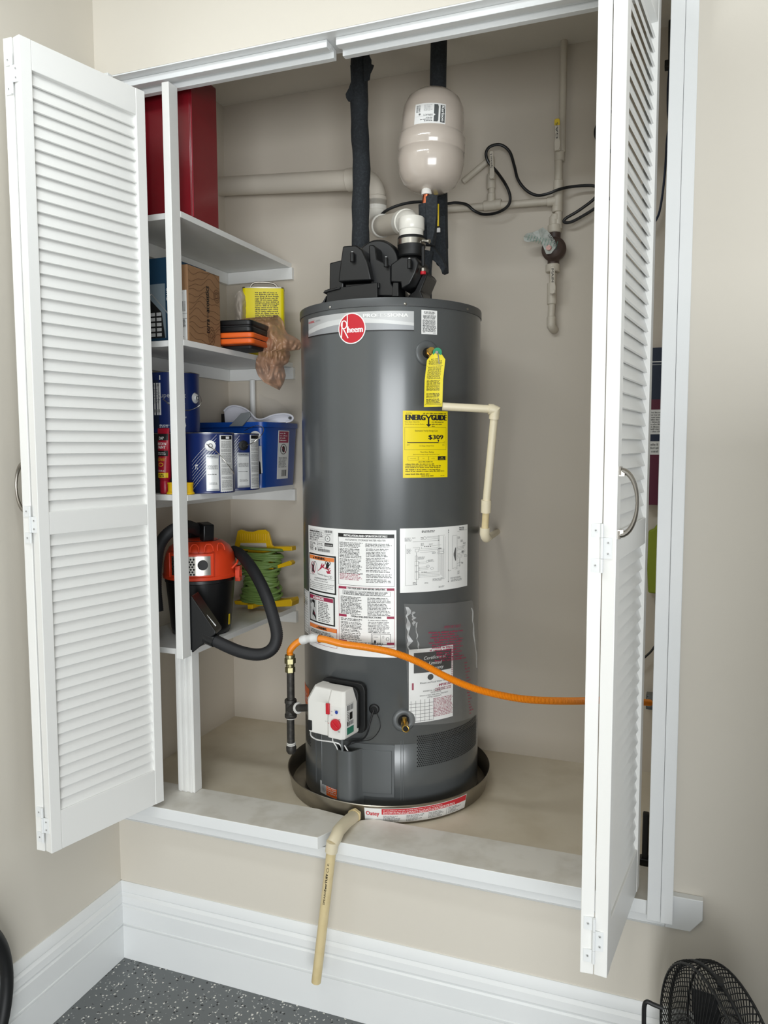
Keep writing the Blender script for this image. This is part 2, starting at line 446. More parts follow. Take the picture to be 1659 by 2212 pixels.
# head of the opening: soffit board and the two door-guide battens
struct(MB().box((XO0, .0, ZH-.004), (XO1, .1115, ZH-.0005)).build('trim_9', 'trim_paint', smooth=False))
for k, (a, b) in enumerate(((XO0+.004, -.030), (-.004, XO1-.004))):
    mb = MB(); mb.box((a, .030, 2.676), (b, .052, 2.6955)); mb.box((a, .052, 2.6835), (b, .074, 2.6955)); mb.box((a, .0745, 2.668), (b, .0935, 2.6955))
    struct(mb.build('trim_%d' % (10+k), 'trim_paint', smooth=False, bevel=.0012))

# ------------------------------------------------------------------ louvered bifold doors
LW, LT, LH, SW = .374, .0262, 2.068, .031
def louver_proto():
    t = math.radians(72); w, th = .0358, .0045; c, s = math.cos(t), math.sin(t)
    pts = []
    for a in (-1, 1):
        for b in ((-.5, .5) if a < 0 else (.5, -.5)):
            pts.append((a*w/2*c-b*th*s, -a*w/2*s*1-b*th*c))
    # cross-section in (y, z): lower edge on +y side
    pts = [(p[0], p[1]) for p in pts]
    return MB().prism(pts, SW-.004, LW-SW+.004, 'x')
louver_mesh = None
def make_leaf(door, M4, flip=1, nm='leaf'):
    """leaf local frame: x = width from hinge edge, y = face side with lower louver edges, z up"""
    global louver_mesh
    e = bpy.data.objects.new(nm, None); COL.objects.link(e); e.parent = door; e.matrix_world = door.matrix_world @ M4
    e.empty_display_size = .05
    bpy.context.view_layer.update()
    def part(name, mb, bevel=.0015):
        me = mb.build(name, 'door_paint', smooth=False, bevel=bevel); me.parent = e; return me
    for x in (0, LW-SW): part('stile', MB().box((x, -LT/2, 0), (x+SW, LT/2, LH), None))
    for z0, z1 in ((0, .1065), (.845, .905), (1.996, LH)): part('rail', MB().box((SW, -LT/2+.001, z0), (LW-SW, LT/2-.001, z1)))
    zz = [.1065+.0155+.0296*i for i in range(25)]+[.905+.0145+.0303*i for i in range(36)]
    for z in zz:
        if louver_mesh is None:
            o = louver_proto().build('slat', 'door_paint', smooth=False); louver_mesh = o.data
        else:
            o = bpy.data.objects.new('slat', louver_mesh); COL.objects.link(o)
        o.parent = e; o.location = (0, 0, z)
    return e
ZD = .5525
def leaf_frame(px, py, qx, qy, side):
    """hinge end p -> far end q (centre lines); side=+1 puts the lower louver edges on the right of p->q ... """
    x = Vector((qx-px, qy-py, 0)).normalized(); z = Vector((0, 0, 1)); y = z.cross(x)
    m = Matrix((x, y, z)).transposed().to_4x4()
    if side < 0: # mirror by turning end for end
        m = Matrix((-x, -y, z)).transposed().to_4x4(); return Matrix.Translation((px+x.x*LW, py+x.y*LW, ZD)) @ m
    return Matrix.Translation((px, py, ZD)) @ m
def hinge(door, c, xd, yd, z0, flip):
    """white butt hinge lying on the two leaf edges; c = knuckle point"""
    xd, yd = Vector(xd).normalized(), Vector(yd).normalized(); c = Vector((c[0], c[1], z0)); n = yd
    m4 = Matrix.Translation(c) @ Matrix((xd, -n, Vector((0, 0, 1)))).transposed().to_4x4()
    h = .0955
    mb = MB()
    mb.box((-.0205, -.0015, 0), (-.002, .0005, .027), None, m4); mb.box((-.0205, -.0015, h-.027), (-.002, .0005, h), None, m4)
    mb.box((.002, -.0015, .0275), (.0185, .0005, h-.0275), None, m4)
    for a, b in ((0, .027), (.0275, h-.0275), (h-.027, h)):
        mb.tube([m4 @ V(0, -.0032, a), m4 @ V(0, -.0032, b)], .0032, 10)
    o = mb.build('hinge', 'trim_paint', door)
    mb = MB()
    for x, z in ((-.012, .0135), (-.012, h-.0135), (.0115, .037), (.0115, h-.037)):
        mb.cyl(m4 @ V(x, -.0015, z), m4 @ V(x, -.0028, z), .0028, 12)
        for a in (0, PI/2): mb.box((-.0018, -.0031, -.0004), (.0018, -.0027, .0004), 'ink_grey', m4 @ Matrix.Translation((x, 0, z)) @ Matrix.Rotation(a+.3, 4, 'Y'))
    mb.build('screw', 'silver_light', o)
def handle(door, m4):
    mb = MB(); L = .062
    pts = [m4 @ V(0, .004+.030*math.cos(PI/2*t)**1.0, L*math.sin(PI/2*t)*1.0) for t in [i/8 for i in range(-8, 9)]]
    mb.tube(pts, .003, 10, rad=lambda i: .0030+.0032*abs(i-8)/8)
    for s in (-1, 1):
        mb.prism([(-.007, 0), (.007, 0), (.0045, .010), (-.0045, .010)], s*L-.010*(s > 0)-.0, s*L+.010*(s < 0)+.0*1, 'z', None, m4)
        mb.box((-.007, 0, s*L-.008), (.007, .004, s*L+.008), None, m4)
    return mb.build('handle', 'nickel', door)

door_1 = thing('door_1', 'left white louvered bifold door folded open, two leaves', 'door', (0, 0, 0)); del door_1['category']; door_1['kind'] = 'structure'
# leaf next to the camera side: hinge end (-.667,-.393) -> (-.580,-.030)
lfB = make_leaf(door_1, leaf_frame(-.6665, -.3915, -.578, -.028, -1))
lfA = make_leaf(door_1, leaf_frame(-.6945, -.3915, -.7065, -.020, 1))
for z in (.5785, 1.378, 2.485): hinge(door_1, (-.6805, -.3925, 0), (1, 0, 0), (0, -1, 0), z, 1)
handle(door_1, frame((-.7082, -.3755, 1.520), (0, 1, 0), (0, 0, 1)))
door_2 = thing('door_2', 'right white louvered bifold door folded open, two leaves', 'door', (0, 0, 0)); del door_2['category']; door_2['kind'] = 'structure'
make_leaf(door_2, leaf_frame(.7475, -.3885, .7935, -.020, -1))
make_leaf(door_2, leaf_frame(.7205, -.3885, .6860, -.020, 1))
for z in (.5795, 1.378, 2.485): hinge(door_2, (.7338, -.389, 0), (1, 0, 0), (0, -1, 0), z, 1)
_x = Vector((.7935-.7475, -.020+.3885, 0)).normalized(); _n = Vector((_x.y, -_x.x, 0))
handle(door_2, frame(Vector((.7475, -.3885, 1.513))+_x*.0165+_n*(LT/2), _x*-1, (0, 0, 1)))

# ------------------------------------------------------------------ shelves and posts
XS, YF = -.5255, .070
for zt, nm in ((2.3177, 'top'), (1.944, 'second'), (1.477, 'third'), (.9965, 'lowest')):
    lab = {'top': 'white painted wood shelf carrying the dark red box, topmost shelf', 'second': 'white painted wood shelf under the brown cardboard box',
           'third': 'white painted wood shelf carrying the paint cans and blue tub', 'lowest': 'white painted wood shelf under the orange and black vacuum'}[nm]
    t = thing('wall_shelf', lab, 'shelf', (XCL, YF, zt-.018), 'white shelves on the left side of the closet')
    MB().box((XCL+.0005, YF+.0005, zt-.018), (XS, YB-.0005, zt)).build('shelf_board', 'shelf_paint', t, smooth=False, bevel=.001)
    MB().box((XCL+.0195, YB-.0185, zt-.0625), (XS+.010, YB-.0005, zt-.0185)).build('cleat', 'shelf_paint', t, smooth=False, bevel=.001)
    MB().box((XCL+.0005, YW+.002, zt-.0625), (XCL+.019, YB-.0005, zt-.0185)).build('cleat', 'shelf_paint', t, smooth=False, bevel=.001)
o = MB().box((-.5500, .0265, .9785), (XS-.0005, .0695, 2.667)).build('shelf_post', 'shelf_paint', smooth=False, bevel=.0015)
tag(o, 'slim white wooden post in front of the shelves, from header to lowest shelf', 'post')
mb = MB(); mb.box((-.590, .076, ZS+.0005), (-.528, .1145, .978))
for x, w in ((-.584, .008), (-.566, .010), (-.545, .009)): mb.box((x, .0725, ZS+.0005), (x+w, .0765, .978))
tag(mb.build('column_post', 'shelf_paint', smooth=False, bevel=.0012), 'thick white moulded post on the sill under the lowest shelf', 'post')
o = MB().cyl(at(551, 905, y=.765)-V(0, 0, .0), at(548, 798, y=.765), .010, 14).build('support_pole', 'shelf_paint')
o2 = o; tag(o, 'white round pole between the second and third shelves, behind the scoop', 'pole')
# make it span the shelves
me = o.data; c = at(549, 850, y=.765); me.clear_geometry(); me.from_pydata(*(lambda m_: (m_.v, [], m_.f))(MB().cyl((c.x, .7535, 1.4775), (c.x, .7535, 1.8810), .0105, 16)))

# ================================================================== WATER HEATER
HX, HY, HR, HZ0, HZ1 = 0.0, .4369, .285, .5230, 2.0435
# drain pan under it
PX, PY, PR = -.0085, .4330, .3330
pan = thing('drain_pan', 'round shallow metal drain pan under the water heater', 'drain pan', (PX, PY, ZCF))
MB().lathe([(PR-.016, .0006), (PR-.010, .004), (PR, .056), (PR+.0025, .0605), (PR+.0005, .0625), (PR-.003, .0600), (PR-.013, .0068), (PR-.02, .0045), (0, .0045)], 96, None,
           Matrix.Translation((PX, PY, ZCF))).build('basin', 'alu', pan, ang=50)
def pan_fn(x, y, l, t0, t1, W_, z0, z1, H_):
    t = t0+(t1-t0)*x/W_; z = z0+(z1-z0)*y/H_; r = PR-.010+.010*(z-.004)/.052+l
    return Vector((PX+r*math.sin(t), PY-r*math.cos(t), ZCF+z))
ta, _z = jack(787, 1760, PX, PY, PR); tb, _z = jack(1008, 1735, PX, PY, PR)
L = Label(460, 60)
L.rect(70, 2, 458, 26, 'logo_red', 1).text('Oatey', 6, 30, 17, 'logo_red', w=54, bold=1.5)
L.text('30" ALUMINUM WATER HEATER PAN WITH 1", 1 1/2" PVC FITTING', 76, 11, 5.2, 'ink_white', w=250).greek(76, 13, 400, 25, 2, 'ink_white', ragged=.1)
for k in range(4): L.greek(76+k*95, 30, 160+k*95, 57, 5, 'ink_grey', ragged=.5)
L.rect(352, 28, 353.5, 58, 'ink_grey')
L.build('pan_sticker', 'paper', lambda x, y, l: pan_fn(x, y, l, ta, tb, 460, .054, .008, 60), pan, nx=30, label='white and red sticker on the pan rim')

ht = thing('water_heater', 'tall dark grey cylindrical gas water heater covered in labels, standing in the pan', 'water heater', (HX, HY, HZ0))
T4 = Matrix.Translation((HX, HY, 0))
# jacket as a grid so openings can be recessed
MB().lathe([(HR-.004, HZ0), (HR, HZ0+.004), (HR, .7415), (HR-.0012, .7430), (HR, .7445), (HR, HZ1-.0245)], 128, None, T4, cap=True).build('jacket', 'jacket', ht, ang=50)
MB().lathe([(HR+.0005, HZ1-.0255), (HR+.0028, HZ1-.0250), (HR+.0028, HZ1-.006), (HR+.0015, HZ1-.0015), (HR-.004, HZ1), (HR*.55, HZ1+.0008), (0, HZ1+.001)], 128, None, T4).build('lid', 'lid_grey', ht, ang=40)
for u, v in ((714, 664), (875, 657), (1008, 668)):
    mb = MB(); t, z = jack(u, v); p = V(HX+(HR+.0025)*math.sin(t), HY-(HR+.0025)*math.cos(t), z); n = V(math.sin(t), -math.cos(t), 0)
    mb.tube([p, p+n*.0015, p+n*.003], .004, 10, rad=lambda i: (.0042, .0040, .0018)[i])
    mb.build('lid_screw', 'steel', ht)
def jl(name, corners, W_, H_, draw, paper='paper_white', label=None, nx=20, R=HR, **k):
    """corners = pixels TL, TR, BR, BL of a sticker on the jacket"""
    q = [jack(u, v, HX, HY, R) for u, v in corners]
    t0 = (q[0][0]+q[3][0])/2; t1 = (q[1][0]+q[2][0])/2; z0 = (q[0][1]+q[1][1])/2; z1 = (q[2][1]+q[3][1])/2
    L = Label(W_, H_); draw(L)
    return L.build(name, paper, cyl_fn(HX, HY, R, t0, t1, z0, z1, W_, H_), ht, nx=nx, label=label, **k)
# --- name banner
def d_banner(L):
    L.band([(0, 40), (40, 30), (90, 22), (150, 18), (210, 22), (270, 31), (330, 38)], 50, 'silver_light', 1, 8)
    L.band([(0, 56), (50, 46), (110, 38), (180, 36), (250, 41), (330, 48)], 63, 'silver_dark', 2.6, 8)
    L.rect(0, 62, 330, 66, 'ink', 4, nx=40)
    L.text('CLASSIC', 3, 17, 7, 'logo_red', w=32, bold=.6).text('SERIES', 40, 16, 5.5, 'silver_dark', w=22)
    L.text('PRO', 199, 19.5, 11.5, 'ink_white', w=34, bold=1.2).text('FES', 234, 19.5, 11.5, 'silver_light', w=26, bold=.8).text('SIONA', 262, 19.5, 11.5, 'ink_white', w=53, bold=1.2)
jl('brand_banner', [(666.9, 691), (894, 671), (894, 714), (666.9, 732)], 330, 66, d_banner, 'silver_print', 'silver banner across the top of the jacket', nx=40)
def d_rheem(L):
    L.ell(50, 50, 49, 49, 'paper_white', 1, 40).ell(50, 50, 45.5, 45.5, 'logo_red', 2, 40)
    L.text('heem', 37, 63, 20, 'ink_white', w=52, lay=4, bold=2.2)
    for x in ((35.5, 4, 35.5, 64),): L.line(*x, 3.4, 'ink_white', 4)
    # tall R
    L.line(17, 25, 13, 78, 4, 'ink_white', 4).ring(23, 37, 12, 14, 3.6, 'ink_white', 4).line(21, 50, 38, 80, 4, 'ink_white', 4)
q = jack(759.8, 709.6)
jl_w = .044
Lr = Label(100, 100); d_rheem(Lr)
a = jl_w/HR
Lr.build('round_badge', None, cyl_fn(HX, HY, HR, q[0]-a, q[0]+a, q[1]+jl_w*1.02, q[1]-jl_w*1.02, 100, 100), ht, sheet=False, lift=.0016, print_name='round_badge')
# --- small white label
jl('notice_label', [(911.5, 669), (945, 672), (943, 724.5), (909, 720)], 60, 100, lambda L: (L.greek(8, 5, 52, 17, 3, 'ink', .6, .3, True), L.greek(5, 20, 55, 38, 4, 'ink', .62, .15, True), L.greek(4, 40, 56, 90, 11, 'ink', .62, .06), L.greek(4, 91, 16, 95, 1), L.greek(44, 92, 56, 96, 1)), label='small white caution label', nx=8)
# --- energy label
def d_energy(L):
    K = 'ink_brown'; K = 'ink'
    L.greek(6, 4, 22, 7, 1, K).greek(42, 4, 97, 8, 1, K, ragged=.02)
    L.text('ENERG', 6, 21, 12.5, K, w=40, bold=2.6).text('GUIDE', 60.5, 21, 12.5, K, w=35, bold=2.6)
    L.line(47.5, 9, 53, 16, 3, K).line(60.5, 9, 54.5, 16, 3, K).rect(52, 14, 55.6, 33, K, 3).poly([(48, 30), (60, 30), (54, 36.5)], K, 3)
    L.text('Water Heater - Natural Gas', 4, 26, 2, K, w=30).text('Tank Size (Storage Capacity): 50 gallons', 4, 31, 2, K, w=41)
    L.greek(61, 23.5, 90, 26.5, 1, K, .7).greek(61, 28.5, 90, 31.5, 1, K, .7).greek(61, 33, 70, 36, 1, K, .7)
    L.frame(3.5, 37, 96, 88, .35, K)
    L.text('Estimated Yearly Energy Cost', 50, 46.5, 3.6, K, w=50, anchor='c')
    L.text('$309', 54, 64, 10, K, w=34, bold=1.3)
    L.poly([(74.5, 65.5), (79, 65.5), (76.7, 71)], K, 2).rect(9, 70.6, 77, 72.3, K, 2).rect(77, 71.5, 91, 72, K, 2).rect(9, 68, 9.4, 73, K).rect(91, 68, 91.4, 73.5, K)
    L.text('$277', 8, 77.6, 2, K).text('$336', 86, 78, 2, K).text('Cost Range of Similar Models', 50, 80, 2.3, K, w=33, anchor='c')
    L.text('First Hour Rating', 51, 94.5, 3.3, K, w=29, anchor='c').text('(how much hot water you get in the first hour of use)', 50, 99.5, 2.6, K, w=58, anchor='c')
    for x in (10, 32.5, 54.5, 75.5): L.frame(x, 102.5, x+21.5, 111.5, .35, K)
    L.rect(75.5, 102.5, 94.5, 111.5, K, 2)
    for t, x in (('very small', 20.5), ('low', 43), ('medium', 64.5)): L.text(t, x, 107.6, 2, K, anchor='c')
    L.text('high', 85, 106.5, 2, 'yellow_label', anchor='c', lay=4).text('80 Gallons', 85, 110, 1.8, 'yellow_label', anchor='c', lay=4)
    L.greek(32, 113.5, 66, 116.5, 1, K, .6, .05)
    for y, x1, n in ((118.5, 72, 1), (122.5, 88, 2), (131, 92, 2)): L.greek(5, y, x1, y+3.6*n, n, K, .55, .12)
    L.greek(5, 141, 60, 144.5, 1, K, .55, .1).greek(38, 145.5, 66, 148.5, 1, K, .6, .05).greek(82, 146.5, 95, 148.5, 1, K)
jl('energy_label', [(873.5, 885), (969.5, 890.5), (963.5, 1033), (867, 1030)], 100, 151, d_energy, 'yellow_label', 'yellow energy cost label', nx=14)
# --- big instruction label
def d_inst(L):
    # rating plate
    L.rect(5, 4, 72, 52, 'paper', .6).greek(7, 7, 50, 12, 1, 'ink', .6, .3)
    for k in range(5): L.greek(6, 8+k*4.2, 50, 12+k*4.2, 1, 'ink_grey', .6, .35); L.rect(6, 12.2+k*4.2, 50, 12.5+k*4.2, 'ink_grey')
    L.frame(5.5, 6, 51, 46, .3, 'ink_grey').rect(31, 30, 31.3, 46, 'ink_grey').rect(5.5, 30, 51, 30.3, 'ink_grey')
    L.greek(7, 32, 29, 45, 5, 'ink_grey', .55, .5).greek(32, 32, 50, 38, 2, 'ink_grey').greek(32, 40, 48, 43, 1, 'ink_grey')
    L.bars(53, 5, 70, 10, 'ink', 26).ring(59, 22, 6, 6.5, 1.2, 'ink_grey').ell(59, 22, 1.2, 1.4, 'ink_grey').greek(53, 12, 69, 14, 1, 'ink_grey')
    L.rect(52, 31, 71, 37.5, 'ink', 2).text('control', 54, 36, 3.5, 'ink_white', w=15)
    L.bars(34, 44, 64, 49.5, 'ink', 44).rect(25, 43, 29, 48.5, 'ink_grey').greek(8, 44, 22, 50, 3, 'ink_grey')
    # warning panel
    L.rect(3, 56, 77, 134, 'ink', 1).rect(6, 59, 74, 131, 'paper_white', 2).rect(6.2, 60, 73.5, 68, 'ink_orange', 3)
    L.text('WARNING', 24, 66.6, 5.4, 'ink', w=29, lay=4, bold=.8).poly([(18, 66.6), (23, 66.6), (20.5, 61.6)], 'ink', 4)
    L.ring(18, 86, 8.2, 12.5, 1.4, 'ink_crimson', 4).rect(14.5, 80, 21.5, 95, 'ink', 3).rect(17, 77, 19, 80, 'ink', 3)
    L.line(12.5, 77.5, 23.6, 94.8, 1.5, 'ink_crimson', 5).line(21.8, 74, 27, 72.5, 1.6, 'ink', 4).line(21.5, 74, 21, 82, 1.2, 'ink', 4).line(27, 72.5, 30, 78, .8, 'ink_grey', 4).line(30, 78, 32, 94, .7, 'ink_grey', 4)
    L.poly([(33, 90), (38, 86), (42, 80), (46, 78), (52, 81), (56, 84), (60, 82), (64, 89), (66, 92), (60, 93)], 'flame', 3)
    for a in ((43, 80, 46, 72), (48, 79, 52, 72), (55, 84, 56, 76), (60, 84, 66, 80), (62, 88, 67, 84)): L.poly([(a[0]-2.5, a[1]), (a[0]+2.5, a[1]), (a[2], a[3])], 'flame', 3)
    L.ell(59.5, 72, 2.6, 2.8, 'ink', 4).poly([(55, 74), (64, 74), (60, 82), (56, 83)], 'ink', 4).line(55.5, 75, 53.5, 70, 1.5, 'ink', 4).line(53.5, 70, 57.5, 67, 1.3, 'ink', 4).line(63.5, 75, 65.5, 70, 1.5, 'ink', 4).line(65.5, 70, 62.5, 68, 1.2, 'ink', 4)
    L.text('Flammable Vapors', 33, 97.5, 3.4, 'ink', w=26, lay=4, rot=.09).ring(63, 99.5, 3, 3, .5, 'ink_grey', 4).ring(66.5, 99, 2.6, 2.6, .5, 'ink_grey', 4)
    L.rect(6, 100, 30, 100.5, 'ink_grey', 3).rect(30, 104.3, 74, 104.8, 'ink_grey', 3)
    L.text('FIRE AND EXPLOSION HAZARD', 40, 107.2, 2.8, 'ink', w=34, anchor='c', lay=4).text('Can result in serious injury or death', 40, 111.2, 2.4, 'ink', w=38, anchor='c', lay=4)
    L.it.append(([(7, 114), (9, 114), (8, 112)], [(0, 1, 2)], 'ink', 4))
    for k, s_ in enumerate(('Do not store or use gasoline or other flammable vapors and liquids', 'in the vicinity of this or any other appliance. Storage of or use of', 'gasoline or other flammable vapors or liquids in the vicinity of this or any', 'other appliance can result in serious injury or death.')):
        L.text(s_, 7 if k else 10, 116.4+k*3.7, 2.2, 'ink', w=(63 if k < 3 else 50), lay=4)
    # danger panel
    L.rect(3, 139, 74, 199, 'ink', 1).rect(6, 142, 71, 196, 'paper_white', 2).rect(6.2, 143, 70.5, 151, 'ink_crimson', 3)
    L.text('DANGER', 23, 149.6, 5.4, 'ink_white', w=26, lay=4, bold=.8).poly([(17, 149.6), (22, 149.6), (19.5, 144.6)], 'ink_white', 4)
    L.rect(6, 151, 27, 196, 'silver_light', 2.6).rect(27, 151, 27.4, 196, 'ink', 3)
    L.ell(9.5, 158, 2, 4, 'ink', 4).ell(18, 156, 5, 3.4, 'ink', 4).rect(20, 157, 22.6, 168, 'ink', 4).line(7, 171, 26, 167, .5, 'ink', 4).line(9, 171, 18, 193, .6, 'ink', 4)
    L.poly([(16, 173), (22, 178), (26, 186), (26.5, 194), (21, 187), (15, 184)], 'ink', 4).line(16, 174, 20, 182, 1.2, 'ink', 4).line(20, 178, 23, 183, 1.3, 'ink_crimson', 5).line(19, 170, 21, 178, 1, 'ink', 4)
    for y, n in ((153, 3), (163.5, 2), (170, 3), (180, 2), (187.5, 2)): L.greek(33, y, 66, y+3.3*n, n, 'ink', .62, .3)
    # bottom warning
    L.frame(3, 203, 78, 243, .7, 'ink_crimson').rect(3.6, 204, 77.4, 211.5, 'ink_orange', 2).text('WARNING', 33, 210.2, 5, 'ink', w=22, lay=4, bold=.7).poly([(27.5, 210.2), (32, 210.2), (29.8, 206)], 'ink', 4)
    L.greek(7, 214, 74, 222, 3, 'ink', .55, .15).rect(7, 225, 68, 225.4, 'ink_grey')
    # right columns
    L.frame(82, 8, 176, 111, .6, 'ink').rect(82, 8, 176, 15.5, 'ink', 2, nx=10).text('INSTALLATION AND OPERATION DETAILS', 129, 14, 4.2, 'ink_white', w=72, anchor='c', lay=4, bold=.4)
    L.text('AUTOMATIC STORAGE WATER HEATER', 129, 22, 3.6, 'ink', w=67, anchor='c')
    for y, n, c in ((25, 4, 'ink'), (37.5, 7, 'ink'), (58, 11, 'ink'), (87, 5, 'ink_crimson')): L.greek(84.5, y, 126, y+2.75*n, n, c, .5, .2)
    L.greek(130, 26, 174, 34, 3, 'ink', .5, .2)
    for y, n in ((36, 2), (42, 4), (54, 3), (63, 5), (78, 2), (86, 3), (96, 3)): L.greek(131, y, 173, y+2.75*n, n, 'ink', .5, .25)
    L.frame(82, 114, 176, 232, .6, 'ink_crimson')
    for y in (114, 170, 222): L.rect(82, y, 97, y+4.8, 'ink_crimson', 2).rect(164, y, 176, y+4.8, 'ink_crimson', 2)
    L.text('FOR YOUR SAFETY READ BEFORE OPERATING', 130.5, 118.3, 3.5, 'ink', w=62, anchor='c', bold=.3).text('OPERATING INSTRUCTIONS', 130, 174.2, 3.5, 'ink', w=50, anchor='c', bold=.3).text('TO TURN OFF GAS TO APPLIANCE', 130, 226.4, 3.5, 'ink', w=56, anchor='c', bold=.3)
    L.frame(90, 121, 170, 130, .4, 'ink').greek(92, 122, 168, 129.5, 3, 'ink', .6, .1)
    for y, n in ((133, 4), (144.5, 5), (158.5, 2), (164, 2)): L.greek(86, y, 125, y+2.7*n, n, 'ink', .55, .2); L.greek(133, y, 173, y+2.7*n, n, 'ink', .5, .25)
    for y, n in ((177, 2), (184, 2), (190, 3), (199, 2), (205.5, 1), (209, 3), (218, 1)): L.greek(86, y, 125, y+2.7*n, n, 'ink', .55, .2)
    for y, n in ((177, 1), (181, 2), (187, 2), (193, 4)): L.greek(134, y, 170, y+2.7*n, n, 'ink', .5, .25)
    L.frame(139, 205, 170, 226, .6, 'ink').frame(141, 207, 154, 223, .4, 'ink').ring(158, 211, 1.4, 2.6, .4, 'ink').ring(165, 215, 2.6, 3.6, .6, 'ink').rect(143.5, 218, 146.5, 223, 'ink').rect(143, 211, 150, 211.8, 'ink').rect(139, 226, 170, 227, 'ink_grey').ring(152, 227.5, 4, 1.5, .5, 'ink')
    L.greek(84, 228, 160, 231.5, 1, 'ink_grey')
jl('instruction_label', [(670, 1134), (857, 1146.5), (855.5, 1418.5), (666.6, 1391)], 179, 252, d_inst, 'paper_white', 'large white instruction label with warning panels', nx=40)
def d_side(L):
    L.rect(2, 5, 48, 24, 'paper', .6).frame(2, 3, 48, 24, 1, 'ink').text('BAR', 8, 18, 5, 'ink_grey')
    L.frame(2, 30, 48, 140, 1, 'ink').greek(5, 34, 45, 50, 3)
    for k in range(9): L.rect(2, 54+k*9, 48, 54.8+k*9, 'ink')
jl('side_label', [(658.5, 1266), (667.5, 1283), (667, 1372), (658.5, 1358)], 50, 145, d_side, 'paper_white', 'narrow ruled label round the left side', nx=6)
jl('side_sticker', [(658.2, 1473), (667.5, 1487), (667.5, 1522), (658.2, 1516)], 40, 60, lambda L: L.greek(8, 20, 34, 50, 5, 'paper_white'), 'orange_case', 'orange sticker round the left side', nx=5)
# --- wiring label
def d_wire(L):
    K = 'ink_grey'
    L.greek(37, 5, 63, 10, 2, 'ink', .6, .1, True).greek(117, 3, 132, 10, 2, 'ink', .6, .1, True).greek(8, 19, 20, 27, 4, K)
    L.greek(21, 19, 28, 21, 1, 'ink').ring(43, 21, 3, 3, .5, 'ink').rect(36, 19, 40, 20, 'ink').rect(36, 22, 40, 23, 'ink')
    for y in (18.5, 20.5, 23.5): L.line(47, y, 71, y-.4, .35, K)
    for i, x in enumerate((69, 71, 80, 83)): L.rect(x, 17+i, x+.4, 92 if i < 2 else 108, K)
    for x in (74, 76, 78): L.rect(x, 55, x+.4, 104-(78-x), K)
    L.rect(69, 17, 83, 17.4, K).line(22, 28, 70, 27, .4, K).ell(70, 27, .8, .8, 'ink', 2)
    L.greek(36, 31, 44, 37, 3, K).greek(51, 33, 60, 35.5, 2, K).line(42, 38.5, 75, 37, .35, K).line(37, 43, 68, 42.5, .35, K).line(37, 39, 37, 43, .4, K)
    for x in (43, 47, 50, 54): L.ell(x, 38.5, .9, .9, 'ink', 2)
    L.line(22, 40, 34, 40, .35, K).line(34, 40, 34, 46, .35, K).line(34, 46, 68, 46, .35, K).line(34, 50, 63, 50, .35, K).frame(26, 43, 32, 49, .4, K).greek(11, 42, 20, 52, 5, K)
    L.frame(68, 46, 81, 50, .4, K).frame(68, 51.5, 81, 55.5, .4, K).greek(57, 51, 66, 54.5, 2, K).greek(68.5, 43, 81, 45.5, 1, 'ink')
    L.rect(28, 50, 28.5, 118, K).frame(26, 57, 30, 66, .4, K).greek(31, 59, 44, 65, 3, K)
    for y0, n in ((68, 2), (78, 3), (90, 4)):
        L.frame(25.5, y0, 32, y0+n*3+4, .4, K)
        for k in range(n):
            L.line(32, y0+3+k*3, (46, 50, 72)[n-2], y0+2.6+k*3, .35, K); L.ell(33, y0+3+k*3, .6, .6, 'ink', 2)
    L.ring(48, 70, 2.4, 2.4, .4, K).ring(49, 80, 3, 3, .4, K).ring(57, 85, 2.8, 2.8, .4, K).greek(50, 66, 62, 71, 3, K).greek(37, 90, 50, 93, 2, K)
    L.line(9, 33, 9, 118, .3, K).line(9, 118, 28, 117.6, .3, K).greek(58, 106, 84, 112, 3, K).greek(70, 123, 85, 127, 2, K).greek(22, 111, 30, 118, 3, K).greek(43, 113, 51, 116, 2, K)
    L.rect(90.5, 5, 90.9, 118, K); 
    for y in (8, 12, 92, 116): L.ell(90.7, y, .8, 1, 'ink', 2)
    L.line(112, 12, 140, 10.5, .4, K).line(100, 20, 112, 20, .4, K).line(100, 20, 100, 90, .4, K).line(100, 90, 112, 88, .4, K).line(91, 94, 113, 91, .4, K)
    L.poly([(107, 46), (109, 46), (109, 74), (107, 74), (103, 62), (103, 58)], K, 2).rect(111.5, 22, 111.9, 90, K)
    L.greek(113, 23, 121, 28, 3, K).greek(121, 31, 129, 36, 4, K).greek(128, 37, 138, 41, 2, K)
    for y in (46, 49, 52, 60, 63, 66, 69): L.line(112, y, 126+(y % 3)*5, y-1.2, .4, K)
    for c in ((129, 46), (133, 43), (128, 56), (133, 56), (129, 60)): L.ring(c[0], c[1], 2, 2.4, .4, K)
    L.greek(124, 54, 132, 60, 3, 'ink').greek(132, 64, 142, 66, 1, 'ink').greek(132, 67, 142, 69, 1, 'ink').greek(113, 96, 119, 104, 6, K).greek(96, 108, 126, 112, 2, K).greek(97, 113, 128, 118, 2, K)
    L.line(112, 80, 126, 79, .4, K).line(112, 86, 120, 85, .4, K).ell(125, 80, .9, .9, 'ink', 2).greek(124, 80, 129, 83, 1, 'ink').line(120, 70, 120, 88, .4, K).line(118, 70, 118, 88, .4, K)
jl('wiring_label', [(864, 1142.5), (1009.5, 1132), (1009, 1264.5), (864, 1281)], 143, 133, d_wire, 'paper_white', 'white label with a wiring diagram', nx=32)
# --- small orange label low on the door side
jl('orange_label', [(692.5, 1687), (733, 1700), (733, 1727), (692.5, 1712)], 60, 36, lambda L: (L.rect(22, 2, 59, 35, 'orange_case', 1), L.ell(12, 17, 8.5, 12, 'silver_dark', 1), L.ring(12, 17, 6.5, 9, 1, 'silver_light', 2), L.greek(26, 6, 56, 29, 4, 'silver_light', .5)), 'silver_light', 'orange and grey sticker low on the left', nx=8)

